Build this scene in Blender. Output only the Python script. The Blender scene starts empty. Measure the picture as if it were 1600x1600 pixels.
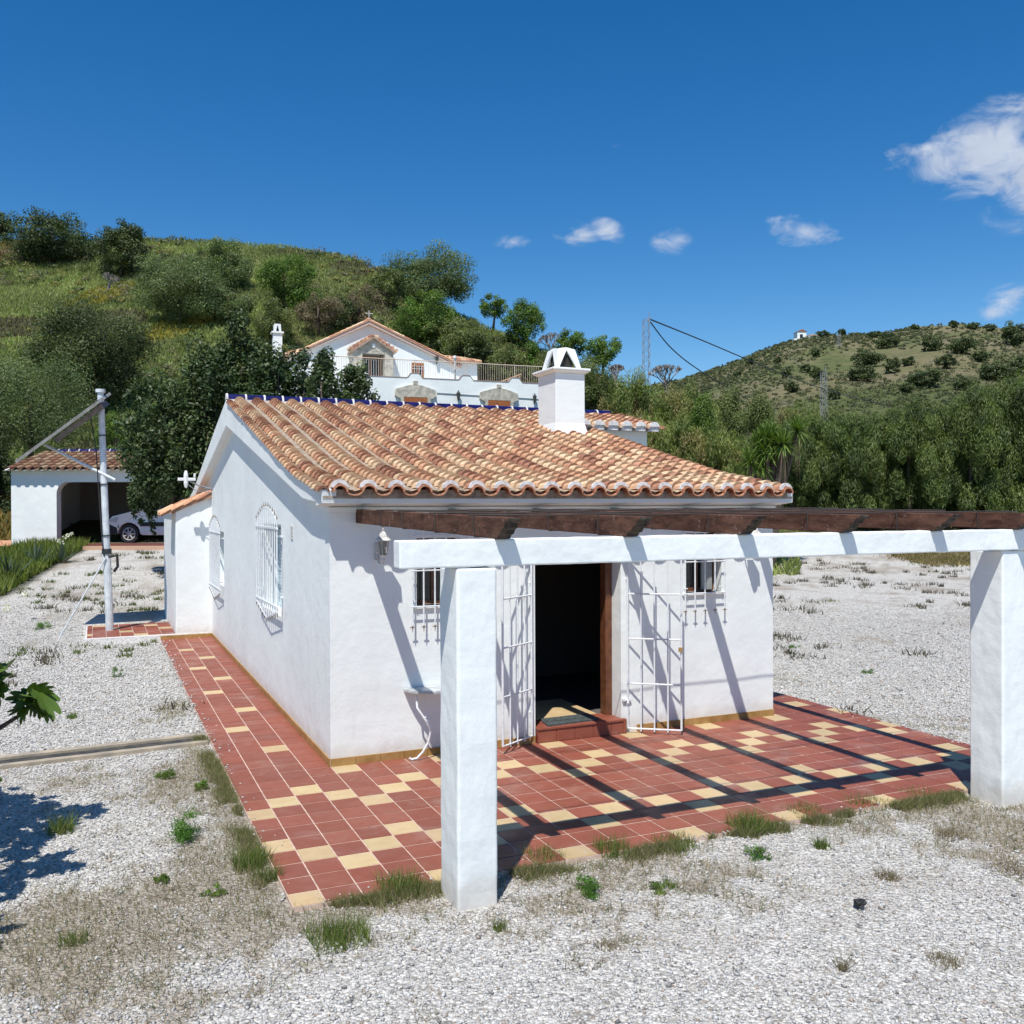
import bpy, bmesh, math, random
import numpy as np
from math import radians as rad, sin, cos, pi
from mathutils import Vector, Matrix

# ------------------------------------------------------------ camera, sky, sun
sc = bpy.context.scene
COL = sc.collection
CAM = Vector((-2.1838, -9.5312, 2.6524))
CR = Vector((0.9141842, -0.40528361, -0.00352906))
CU = Vector((0.00552306, 0.00375074, 0.99997771))
CW = Vector((0.40526134, 0.91418331, -0.00566727))
FPX = 1467.86
cam = bpy.data.cameras.new("camera")
camo = bpy.data.objects.new("camera", cam)
COL.objects.link(camo)
cam.sensor_width = 36
cam.lens = FPX / 1600 * 36
cam.clip_start = 0.05
cam.clip_end = 9000
M = Matrix((CR, CU, -CW)).transposed().to_4x4()
M.translation = CAM
camo.matrix_world = M
sc.camera = camo
sc.render.resolution_x = sc.render.resolution_y = 1024
sc.view_settings.view_transform = 'Standard'
sc.view_settings.look = 'None'
sc.view_settings.exposure = 0.38
sc.view_settings.gamma = 1
sc.cycles.max_bounces = 6
sc.cycles.transparent_max_bounces = 8
sc.cycles.caustics_reflective = sc.cycles.caustics_refractive = False

SUNV = Vector((-0.341, -0.455, 1.0)).normalized()      # towards the sun
sun = bpy.data.lights.new("sun", 'SUN')
sun.energy = 4.2
sun.angle = rad(0.53)
sun.color = (1.0, 0.965, 0.895)
suno = bpy.data.objects.new("sun", sun)
COL.objects.link(suno)
suno.rotation_euler = (-SUNV).to_track_quat('-Z', 'Y').to_euler()

wd = bpy.data.worlds.new("World")
sc.world = wd
wd.use_nodes = True
nt = wd.node_tree
nt.nodes.clear()
def N(t, kind, **kw):
    n = t.nodes.new(kind)
    for k, v in kw.items():
        setattr(n, k, v)
    return n
def setin(n, **kw):
    for k, v in kw.items():
        n.inputs[k.replace('_', ' ')].default_value = v
out = N(nt, 'ShaderNodeOutputWorld')
bg = N(nt, 'ShaderNodeBackground')
sky = N(nt, 'ShaderNodeTexSky', sky_type='NISHITA', sun_disc=False)
sky.sun_elevation = math.asin(SUNV.z)
sky.sun_rotation = math.atan2(SUNV.x, SUNV.y)
sky.altitude = 600
sky.air_density = 1.0
sky.dust_density = 0.15
sky.ozone_density = 2.6
hs = N(nt, 'ShaderNodeHueSaturation')
setin(hs, Hue=0.502, Saturation=1.40, Value=0.77)
bg.inputs['Strength'].default_value = 0.125
nt.links.new(sky.outputs[0], hs.inputs['Color'])
# clouds: soft noise inside a few patches of the sky, by direction
geo = N(nt, 'ShaderNodeTexCoord')
noi = N(nt, 'ShaderNodeTexNoise')
setin(noi, Scale=20.0, Detail=8.0, Roughness=0.6, Distortion=0.6)
nmap = N(nt, 'ShaderNodeMapping'); nmap.inputs['Scale'].default_value = (1, 1, 1.9)
nt.links.new(geo.outputs['Generated'], nmap.inputs[0])
nt.links.new(nmap.outputs[0], noi.inputs['Vector'])
def pdir(px, py):
    return (CW + CR * ((px - 800) / FPX) - CU * ((py - 800) / FPX)).normalized()
def mathn(t, op, a, b=None, c=None, clamp=False):
    n = N(t, 'ShaderNodeMath', operation=op, use_clamp=clamp)
    for i, v in enumerate((a, b, c)):
        if v is None: continue
        if isinstance(v, (int, float)): n.inputs[i].default_value = v
        else: t.links.new(v, n.inputs[i])
    return n.outputs[0]
acc = None
for (px, py, rx, ry, g, tilt) in ((1550, 225, 135, 62, 1.25, -0.3), (1650, 262, 150, 95, 1.4, 0), (1450, 232, 90, 24, .95, -0.35), (1565, 285, 85, 50, 1.05, .3),
                            (1252, 363, 62, 26, 1.4, .15), (1056, 376, 42, 22, .85, -.1), (900, 364, 44, 24, .66, .3), (950, 360, 34, 20, .75, .3),
                            (800, 378, 32, 13, .8, 0), (1585, 462, 60, 24, .75, -.3), (1545, 487, 38, 15, .75, 0), (958, 224, 18, 9, .35, 0)):
    d0 = pdir(px, py)
    r0 = (CR - d0 * CR.dot(d0)).normalized(); u0 = d0.cross(r0) * -1
    r1 = r0 * cos(tilt) - u0 * sin(tilt); u1 = r0 * sin(tilt) + u0 * cos(tilt)
    dots = []
    for v, rr in ((r1, rx), (u1, ry)):
        vd = N(nt, 'ShaderNodeVectorMath', operation='DOT_PRODUCT')
        nt.links.new(geo.outputs['Generated'], vd.inputs[0])
        vd.inputs[1].default_value = v * (FPX / rr)
        dots.append(mathn(nt, 'MULTIPLY', vd.outputs['Value'], vd.outputs['Value']))
    vd = N(nt, 'ShaderNodeVectorMath', operation='DOT_PRODUCT')
    nt.links.new(geo.outputs['Generated'], vd.inputs[0]); vd.inputs[1].default_value = d0
    front = mathn(nt, 'GREATER_THAN', vd.outputs['Value'], 0.5)
    r2 = mathn(nt, 'ADD', dots[0], dots[1])
    f = mathn(nt, 'SUBTRACT', 1.0, mathn(nt, 'SQRT', r2), clamp=True)
    f = mathn(nt, 'MULTIPLY', mathn(nt, 'MULTIPLY', f, front), g)
    acc = f if acc is None else mathn(nt, 'MAXIMUM', acc, f)
dens = mathn(nt, 'ADD', mathn(nt, 'MULTIPLY', acc, 1.05), mathn(nt, 'MULTIPLY', mathn(nt, 'SUBTRACT', noi.outputs['Fac'], 0.5), 3.4))
ramp = N(nt, 'ShaderNodeMapRange', interpolation_type='SMOOTHSTEP')
setin(ramp, From_Min=0.15, From_Max=1.5, To_Min=0.0, To_Max=0.9)
nt.links.new(dens, ramp.inputs['Value'])
gate = mathn(nt, 'MULTIPLY', ramp.outputs[0], mathn(nt, 'MULTIPLY', acc, 5.0, clamp=True))
noi2 = N(nt, 'ShaderNodeTexNoise'); setin(noi2, Scale=30.0, Detail=4.0)
nt.links.new(nmap.outputs[0], noi2.inputs['Vector'])
ccol = N(nt, 'ShaderNodeMixRGB')
ccol.inputs[1].default_value = (2.9, 3.3, 4.1, 1); ccol.inputs[2].default_value = (4.6, 5.0, 5.7, 1)
nt.links.new(noi2.outputs['Fac'], ccol.inputs[0])
cmix = N(nt, 'ShaderNodeMixRGB')
nt.links.new(gate, cmix.inputs[0]); nt.links.new(hs.outputs[0], cmix.inputs[1]); nt.links.new(ccol.outputs[0], cmix.inputs[2])
nt.links.new(cmix.outputs[0], bg.inputs['Color'])
nt.links.new(bg.outputs[0], out.inputs[0])

# ------------------------------------------------------------ helpers
rng = np.random.default_rng(7)
random.seed(7)
def at(px, py, d):
    return CAM + (CW + CR * ((px - 800) / FPX) - CU * ((py - 800) / FPX)) * d
RH = Vector((CR.x, CR.y, 0)).normalized(); WH = Vector((CW.x, CW.y, 0)).normalized()
def tag(o, label=None, cat=None, group=None, kind=None):
    for k, v in (('label', label), ('category', cat), ('group', group), ('kind', kind)):
        if v: o[k] = v
    return o
def empty(name, loc, rz=0, label=None, cat=None, group=None):
    o = bpy.data.objects.new(name, None)
    o.empty_display_size = 0.2
    COL.objects.link(o); o.location = loc; o.rotation_euler = (0, 0, rz)
    return tag(o, label, cat, group)
ROOT = {}
def origin_of(p):
    while p.parent: p = p.parent
    return Vector(p.location)
class MB:
    """collects polygons (world coordinates unless built with local=True) and links them as one mesh object"""
    def __init__(s): s.v = []; s.f = []; s.c = []; s.m = []; s.col = (1, 1, 1); s.mi = 0
    def add(s, vs, fs, col=None):
        o = len(s.v); s.v += [tuple(v) for v in vs]
        for f in fs:
            s.f.append([i + o for i in f]); s.c.append(col or s.col); s.m.append(s.mi)
        return s
    def box(s, x0, x1, y0, y1, z0, z1, col=None, T=None):
        vs = [Vector((x, y, z)) for z in (z0, z1) for y in (y0, y1) for x in (x0, x1)]
        if T: vs = [T(v) for v in vs]
        return s.add(vs, [(0, 2, 3, 1), (4, 5, 7, 6), (0, 1, 5, 4), (2, 6, 7, 3), (0, 4, 6, 2), (1, 3, 7, 5)], col)
    def tube(s, pts, r, n=8, cap=True, col=None):
        pts = [Vector(p) for p in pts]
        rs = r if isinstance(r, (list, tuple)) else [r] * len(pts)
        rings = []
        up = None
        for i, p in enumerate(pts):
            a = pts[max(i - 1, 0)]; b = pts[min(i + 1, len(pts) - 1)]
            d = (b - a).normalized()
            if up is None: up = d.orthogonal().normalized()
            e = (up - d * up.dot(d)); e = e.normalized() if e.length > 1e-6 else d.orthogonal().normalized()
            up = e; g = d.cross(e)
            rings.append([p + (e * cos(2 * pi * k / n) + g * sin(2 * pi * k / n)) * rs[i] for k in range(n)])
        vs = [v for R_ in rings for v in R_]; fs = []
        for i in range(len(pts) - 1):
            for k in range(n):
                fs.append((i * n + k, i * n + (k + 1) % n, (i + 1) * n + (k + 1) % n, (i + 1) * n + k))
        if cap:
            fs.append(tuple(range(n - 1, -1, -1))); fs.append(tuple((len(pts) - 1) * n + k for k in range(n)))
        return s.add(vs, fs, col)
    def prism(s, poly, h0, h1, axis='z', col=None, T=None):
        """poly 2-D extruded: axis z -> (x,y); y -> (x,z); x -> (y,z)"""
        def P(a, b, h):
            v = {'z': (a, b, h), 'y': (a, h, b), 'x': (h, a, b)}[axis]
            return T(Vector(v)) if T else Vector(v)
        n = len(poly)
        vs = [P(a, b, h0) for a, b in poly] + [P(a, b, h1) for a, b in poly]
        fs = [tuple(range(n - 1, -1, -1)), tuple(range(n, 2 * n))] + [(i, (i + 1) % n, n + (i + 1) % n, n + i) for i in range(n)]
        return s.add(vs, fs, col)
    def lathe(s, c, prof, n=16, col=None, a0=0, a1=2 * pi):
        vs = []; c = Vector(c); full = abs(a1 - a0 - 2 * pi) < 1e-6
        m = n if full else n + 1
        for r, z in prof:
            for k in range(m):
                t = a0 + (a1 - a0) * k / n
                vs.append(c + Vector((r * cos(t), r * sin(t), z)))
        fs = []
        for i in range(len(prof) - 1):
            for k in range(n):
                k2 = (k + 1) % m
                fs.append((i * m + k, i * m + k2, (i + 1) * m + k2, (i + 1) * m + k))
        return s.add(vs, fs, col)
    def build(s, name, mat, parent=None, loc=None, local=False, smooth=False, bevel=0, fix=True):
        me = bpy.data.meshes.new(name)
        o0 = Vector((0, 0, 0)) if local else (origin_of(parent) if parent else Vector(loc or (0, 0, 0)))
        me.from_pydata([(v[0] - o0.x, v[1] - o0.y, v[2] - o0.z) for v in s.v], [], s.f)
        at_ = me.attributes.new('Col', 'FLOAT_COLOR', 'FACE')
        at_.data.foreach_set('color', np.array([(c[0], c[1], c[2], 1) for c in s.c], dtype=np.float32).ravel())
        mats = mat if isinstance(mat, (list, tuple)) else [mat]
        for m in mats: me.materials.append(m)
        me.polygons.foreach_set('material_index', s.m)
        if fix:
            bm = bmesh.new(); bm.from_mesh(me); bmesh.ops.recalc_face_normals(bm, faces=bm.faces); bm.to_mesh(me); bm.free()
        if smooth: me.polygons.foreach_set('use_smooth', [True] * len(me.polygons))
        o = bpy.data.objects.new(name, me); COL.objects.link(o)
        if parent: o.parent = parent
        else: o.location = o0
        if local and loc is not None: o.location = loc
        if bevel:
            b = o.modifiers.new('bevel', 'BEVEL'); b.width = bevel; b.segments = 3; b.limit_method = 'ANGLE'
        return o
def npmesh(name, V, F, colors, mat, parent=None, loc=(0, 0, 0), smooth=False):
    """V (n,3) local, F (m,k) constant k, colors (m,3)"""
    me = bpy.data.meshes.new(name)
    m, k = F.shape
    me.vertices.add(len(V)); me.vertices.foreach_set('co', V.astype(np.float32).ravel())
    me.loops.add(m * k); me.loops.foreach_set('vertex_index', F.astype(np.int32).ravel())
    me.polygons.add(m)
    me.polygons.foreach_set('loop_start', np.arange(m, dtype=np.int32) * k)
    me.polygons.foreach_set('loop_total', np.full(m, k, dtype=np.int32))
    me.update(calc_edges=True)
    if colors is not None:
        a = me.attributes.new('Col', 'FLOAT_COLOR', 'FACE')
        a.data.foreach_set('color', np.hstack([colors, np.ones((m, 1))]).astype(np.float32).ravel())
    if smooth: me.polygons.foreach_set('use_smooth', [True] * m)
    me.materials.append(mat)
    o = bpy.data.objects.new(name, me); COL.objects.link(o); o.location = loc
    if parent: o.parent = parent
    return o

# ------------------------------------------------------------ materials
def base_mat(name):
    m = bpy.data.materials.new(name); m.use_nodes = True
    t = m.node_tree; b = t.nodes['Principled BSDF']
    return m, t, b
def objco(t, scale=(1, 1, 1)):
    g = N(t, 'ShaderNodeNewGeometry'); mp = N(t, 'ShaderNodeMapping'); mp.inputs['Scale'].default_value = scale
    t.links.new(g.outputs['Position'], mp.inputs[0]); return mp.outputs[0]
def noise(t, vec, scale, detail=4, rough=.55, dist=0):
    n = N(t, 'ShaderNodeTexNoise'); setin(n, Scale=scale, Detail=detail, Roughness=rough, Distortion=dist)
    t.links.new(vec, n.inputs['Vector']); return n.outputs['Fac']
def maprange(t, v, a, b, c=0., d=1., smooth=True):
    n = N(t, 'ShaderNodeMapRange', interpolation_type='SMOOTHSTEP' if smooth else 'LINEAR')
    setin(n, From_Min=a, From_Max=b, To_Min=c, To_Max=d); t.links.new(v, n.inputs['Value']); return n.outputs[0]
def mix(t, f, a, b, mode='MIX'):
    n = N(t, 'ShaderNodeMixRGB', blend_type=mode)
    for i, v in enumerate((f, a, b)):
        if isinstance(v, (int, float)): n.inputs[i].default_value = v
        elif isinstance(v, tuple): n.inputs[i].default_value = (*v, 1)
        else: t.links.new(v, n.inputs[i])
    return n.outputs[0]
def bump(t, b, h, strength, dist, prev=None):
    n = N(t, 'ShaderNodeBump'); setin(n, Strength=strength, Distance=dist); t.links.new(h, n.inputs['Height'])
    if prev: t.links.new(prev, n.inputs['Normal'])
    t.links.new(n.outputs[0], b.inputs['Normal']); return n.outputs[0]
def simple(name, col, rough=.6, col2=None, scale=6, metal=0, bs=0, bd=.004, bscale=40, spec=.5, useattr=False, detail=4):
    m, t, b = base_mat(name); v = objco(t)
    c = col
    if useattr:
        a = N(t, 'ShaderNodeAttribute'); a.attribute_name = 'Col'; c = a.outputs['Color']
        if col2: c = mix(t, maprange(t, noise(t, v, scale, detail), .35, .7), c, col2, 'MULTIPLY')
    elif col2: c = mix(t, maprange(t, noise(t, v, scale, detail), .35, .65), col, col2)
    if isinstance(c, tuple): b.inputs['Base Color'].default_value = (*c, 1)
    else: t.links.new(c, b.inputs['Base Color'])
    setin(b, Roughness=rough, Metallic=metal); b.inputs['Specular IOR Level'].default_value = spec
    if bs: bump(t, b, noise(t, v, bscale, 3), bs, bd)
    return m
def plaster():
    m, t, b = base_mat('white plaster'); v = objco(t)
    big = noise(t, v, .8, 5, .6); c = mix(t, maprange(t, big, .35, .7), (.80, .835, .82), (.745, .775, .765))
    st = noise(t, objco(t, (3, 3, .35)), 2.2, 5, .65)                       # faint rain streaks
    c = mix(t, maprange(t, st, .56, .8, 0, .35), c, (.66, .66, .64))
    sp = noise(t, v, 45, 2); c = mix(t, maprange(t, sp, .72, .78, 0, .5), c, (.5, .48, .44))
    sx = N(t, 'ShaderNodeSeparateXYZ'); t.links.new(v, sx.inputs[0])
    lo = maprange(t, mathn(t, 'ADD', sx.outputs[2], mathn(t, 'MULTIPLY', noise(t, v, 6, 5, .7), -.35)), -.16, .1, .55, 0)
    c = mix(t, lo, c, (.52, .45, .38))
    cr = maprange(t, noise(t, objco(t, (1, 1, .8)), 1.4, 6, .75, .6), .665, .69, 0, .35); c = mix(t, cr, c, (.62, .61, .58))
    t.links.new(c, b.inputs['Base Color']); setin(b, Roughness=.75); b.inputs['Specular IOR Level'].default_value = .3
    n1 = bump(t, b, noise(t, v, 3.2, 4), .38, .035)
    bump(t, b, noise(t, v, 60, 3), .25, .004, n1)
    return m
PL = plaster()
PLD = simple('shade dark room lining', (.1, .09, .085), .9)  # dark colour stands in for the gloom of the unlit room
def clay():
    m, t, b = base_mat('clay roof tile'); v = objco(t)
    a = N(t, 'ShaderNodeAttribute'); a.attribute_name = 'Col'
    c = mix(t, maprange(t, noise(t, v, 9, 5, .65), .38, .72), a.outputs['Color'], (.74, .69, .66), 'MULTIPLY')
    c = mix(t, maprange(t, noise(t, v, 55, 3), .6, .75, 0, .6), c, (.62, .55, .43))
    c = mix(t, maprange(t, noise(t, v, 28, 4, .7), .66, .74, 0, .7), c, (.16, .15, .12))
    t.links.new(c, b.inputs['Base Color']); setin(b, Roughness=.82); b.inputs['Specular IOR Level'].default_value = .25
    bump(t, b, noise(t, v, 70, 3), .5, .004)
    return m
CLAY = clay()
BLUE = simple('blue glazed ridge tile', (.007, .006, .055), .25, (.014, .012, .1), 8)
MORTAR = simple('lime mortar', (.40, .33, .26), .9, (.25, .2, .15), 14, bs=.6, bd=.01)
WHITE_MORTAR = simple('whitewashed mortar', (.74, .72, .7), .8, (.55, .52, .5), 20, bs=.5, bd=.006)
IRON = simple('white painted iron', (.76, .79, .81), .45, (.66, .68, .7), 30)
RUST = simple('bare iron tips', (.3, .27, .22), .6, (.16, .12, .09), 60)
SHUT = simple('pale blue shutter', (.56, .66, .7), .5, (.5, .6, .64), 5)
GLASS = simple('dark window glass', (.02, .025, .03), .06)
BROWN = simple('brown varnished wood', (.16, .06, .025), .45, (.1, .035, .015), 12)
ORANGEWOOD = simple('orange varnished wood', (.38, .12, .03), .5, (.25, .08, .02), 10)
BLACK = simple('dark rubber', (.015, .015, .017), .6)
def beamwood():
    m, t, b = base_mat('weathered brown beam'); v = objco(t, (1, .25, 1))
    c = mix(t, maprange(t, noise(t, v, 14, 6, .7), .3, .7), (.045, .018, .011), (.15, .072, .045))
    v2 = objco(t)
    c = mix(t, maprange(t, noise(t, v2, 16, 6, .75), .6, .72, 0, .85), c, (.4, .35, .31))
    t.links.new(c, b.inputs['Base Color']); setin(b, Roughness=.8); b.inputs['Specular IOR Level'].default_value = .25
    bump(t, b, noise(t, v, 40, 4), .6, .006); return m
BEAM = beamwood()
def floor_tile():
    m, t, b = base_mat('glazed terracotta floor tile'); v = objco(t)
    a = N(t, 'ShaderNodeAttribute'); a.attribute_name = 'Col'
    c = mix(t, maprange(t, noise(t, v, 7, 5, .6), .35, .75, 0, .55), a.outputs['Color'], (.82, .74, .68), 'MULTIPLY')
    c = mix(t, maprange(t, noise(t, v, 1.7, 5, .7), .5, .8, 0, .35), c, (.46, .38, .33))
    c = mix(t, maprange(t, noise(t, v, 90, 2), .68, .8, 0, .6), c, (.6, .52, .45))
    t.links.new(c, b.inputs['Base Color'])
    r = maprange(t, noise(t, v, 3, 4), .3, .7, .42, .65); t.links.new(r, b.inputs['Roughness']); b.inputs['Specular IOR Level'].default_value = .32
    bump(t, b, noise(t, v, 12, 3), .15, .004); return m
FT = floor_tile()
GROUT = simple('pale grout', (.66, .50, .42), .9, (.5, .37, .3), 12)
OCHRE = simple('ochre skirting tile', (.3, .17, .05), .35, (.4, .24, .09), 6, useattr=False)
def leafmat(name, rough=.55, trans=.3, spec=.35):
    m, t, b = base_mat(name)
    a = N(t, 'ShaderNodeAttribute'); a.attribute_name = 'Col'
    t.links.new(a.outputs['Color'], b.inputs['Base Color']); setin(b, Roughness=rough); b.inputs['Specular IOR Level'].default_value = spec
    tr = N(t, 'ShaderNodeBsdfTranslucent'); tc = mix(t, 1.0, a.outputs['Color'], (1.5, 1.6, .6), 'MULTIPLY'); t.links.new(tc, tr.inputs[0])
    mx = N(t, 'ShaderNodeMixShader'); mx.inputs[0].default_value = trans
    o = t.nodes['Material Output']; t.links.new(b.outputs[0], mx.inputs[1]); t.links.new(tr.outputs[0], mx.inputs[2]); t.links.new(mx.outputs[0], o.inputs[0])
    return m
LEAF = leafmat('tree leaves'); GLOSSLEAF = leafmat('glossy leaves', .5, .15, .35); GRASSM = leafmat('grass blades', .6, .35)
BARK = simple('grey bark', (.12, .09, .065), .9, (.06, .045, .035), 8, bs=.8, bd=.02)
GREYIRON = simple('galvanised lattice steel', (.3, .32, .34), .5, (.2, .21, .22), 9)
def stone_mat():
    m, t, b = base_mat('crushed marble stones'); a = N(t, 'ShaderNodeAttribute'); a.attribute_name = 'Col'
    v = objco(t); c = mix(t, maprange(t, noise(t, v, 60, 3), .4, .7, 0, .6), a.outputs['Color'], (.75, .72, .7), 'MULTIPLY')
    t.links.new(c, b.inputs['Base Color']); setin(b, Roughness=.7); return m
STONE = stone_mat()

# ------------------------------------------------------------ ground
def interp(x, pts):
    return np.interp(x, [p[0] for p in pts], [p[1] for p in pts])
SK1 = [(-1200, 323), (-400, 338), (0, 367), (100, 369), (230, 365), (340, 367), (450, 373), (540, 387), (600, 409), (650, 439), (700, 467), (750, 489), (800, 507),
       (850, 537), (900, 559), (950, 583), (1010, 615), (1100, 661), (1200, 708), (1400, 758), (2000, 778), (3000, 778)]
DC1 = [(-1200, 118), (300, 112), (700, 100), (1000, 84), (1400, 75), (3000, 75)]
SK2 = [(-1200, 780), (600, 760), (900, 640), (1000, 606), (1060, 594), (1100, 583), (1160, 562), (1200, 546), (1250, 529), (1320, 524), (1380, 523), (1430, 513), (1500, 508),
       (1560, 515), (1600, 520), (1800, 505), (2400, 560), (3000, 640)]
def vnoise(x, y, s, seed):
    r = np.random.default_rng(seed); o = np.zeros_like(x, dtype=float)
    for k in range(7):
        a = r.uniform(0, 2 * pi); f = s * r.uniform(.6, 1.9); ph = r.uniform(0, 2 * pi)
        o += np.sin((x * cos(a) + y * sin(a)) * f + ph) / 7 ** .5
    return o
def smooth(x): x = np.clip(x, 0, 1); return x * x * (3 - 2 * x)
def HT(x, y):
    x = np.asarray(x, float); y = np.asarray(y, float)
    u = (x - CAM.x) * RH.x + (y - CAM.y) * RH.y; d = (x - CAM.x) * WH.x + (y - CAM.y) * WH.y
    rho = np.hypot(u, d); phi = np.arctan2(u, d)
    pc = np.clip(phi, -rad(42), rad(42)); dd = rho * np.cos(pc); px = 800 + FPX * np.tan(pc)
    fade = np.clip(1 - (np.abs(phi) - rad(70)) / rad(70), .25, 1)
    base = 1.25 * smooth((dd - 19) / 15) * (.12 + .88 * smooth((1000 - px) / 700)) * fade
    D1 = interp(px, DC1); z1 = (2.65 + (792 - interp(px, SK1)) / FPX * D1) * fade
    s = np.clip((dd - 34) / (D1 - 34), 0, 1)
    h1 = base + np.maximum(z1 - base, 0) * s ** 1.28
    h1 = h1 - np.maximum(dd - D1, 0) * .22
    h1 = h1 + vnoise(x, y, .09, 3) * .5 * smooth((dd - 45) / 30) + vnoise(x, y, .35, 5) * .14 * smooth((dd - 45) / 30)
    D2 = 380.; z2 = (2.65 + (792 - interp(px, SK2)) / FPX * D2) * fade
    s2 = np.clip((dd - 95) / (D2 - 95), 0, 1)
    h2 = -2 + (z2 + 2) * s2 ** 1.05 - np.maximum(dd - D2, 0) * .1 + vnoise(x, y, .03, 9) * 1.6 * np.sin(s2 * pi) + vnoise(x, y, .1, 11) * .5 * np.sin(s2 * pi)
    h2 = np.where(dd < 95, -50, h2)
    h = np.maximum(np.maximum(h1, h2), np.where(dd > 60, -6, -.3))
    # cut the terrace of the upper house into the slope
    P0 = Vector((15.59, 46.08, 10.25)); a = rad(-3.76); lx = (x - P0.x) * cos(a) + (y - P0.y) * sin(a); ly = -(x - P0.x) * sin(a) + (y - P0.y) * cos(a)
    m = smooth((lx + 12) / 4) * smooth((15 - lx) / 5) * smooth((19 - ly) / 6) * smooth((ly + 6) / 5)
    return h * (1 - m) + np.minimum(h, np.where(ly < -.1, 6.2, 9.7)) * m - .035
def H(x, y): return float(HT(np.array([x]), np.array([y]))[0])
def uvd(x, y):
    u = (x - CAM.x) * RH.x + (y - CAM.y) * RH.y; d = (x - CAM.x) * WH.x + (y - CAM.y) * WH.y
    return u, d, 800 + FPX * u / np.maximum(d, .5)

def hit(px, py, d0=30, d1=420):
    lo = None
    ds = np.concatenate([np.arange(d0, 130, .5), np.arange(130, d1, 2)])
    dirv = CW + CR * ((px - 800) / FPX) - CU * ((py - 800) / FPX)
    X = CAM.x + dirv.x * ds; Y = CAM.y + dirv.y * ds; Z = CAM.z + dirv.z * ds
    g = Z - HT(X, Y); k = np.where(g <= 0)[0]
    return float(ds[k[0]]) if len(k) else float(ds[np.argmin(g)])
BEDX = [(-300, 1060), (-60, 962), (0, 938), (40, 914), (75, 890), (110, 870), (150, 853)]
BED = [(a, hit(a, b, 8)) for a, b in BEDX]
def dirt(x, y):
    """0 bare gravel .. 1 soil and dry plants"""
    m = vnoise(x, y, 1.1, 51) * .42 + vnoise(x, y, 3.2, 52) * .38 + vnoise(x, y, 8., 53) * .3 + vnoise(x, y, 19., 54) * .25 - .06
    near = np.exp(-np.clip(-3.3 - y, 0, 9) / .38) * (x > -1.4) * (x < 5) * (y < -3.2) + np.exp(-np.clip(-1.05 - x, 0, 9) / .45) * (y > -3.6) * (y < 1.5) * (x < -1) * 1.1
    far = smooth((y - 4) / 18) * .5 * (x > 5) + smooth((y - 5) / 10) * .45 * (x < 0)
    blob = np.exp(-(((x + 2.0) / 1.3) ** 2 + ((y + 2.9) / 1.0) ** 2)) * 1.1 + np.exp(-(((x - 2.2) / 1.6) ** 2 + ((y + 4.1) / .6) ** 2)) * 1.0 + np.exp(-(((x - 5.8) / 1.2) ** 2 + ((y + 4.2) / .7) ** 2)) * .5
    return m + near * 1.3 + far + blob
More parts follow.
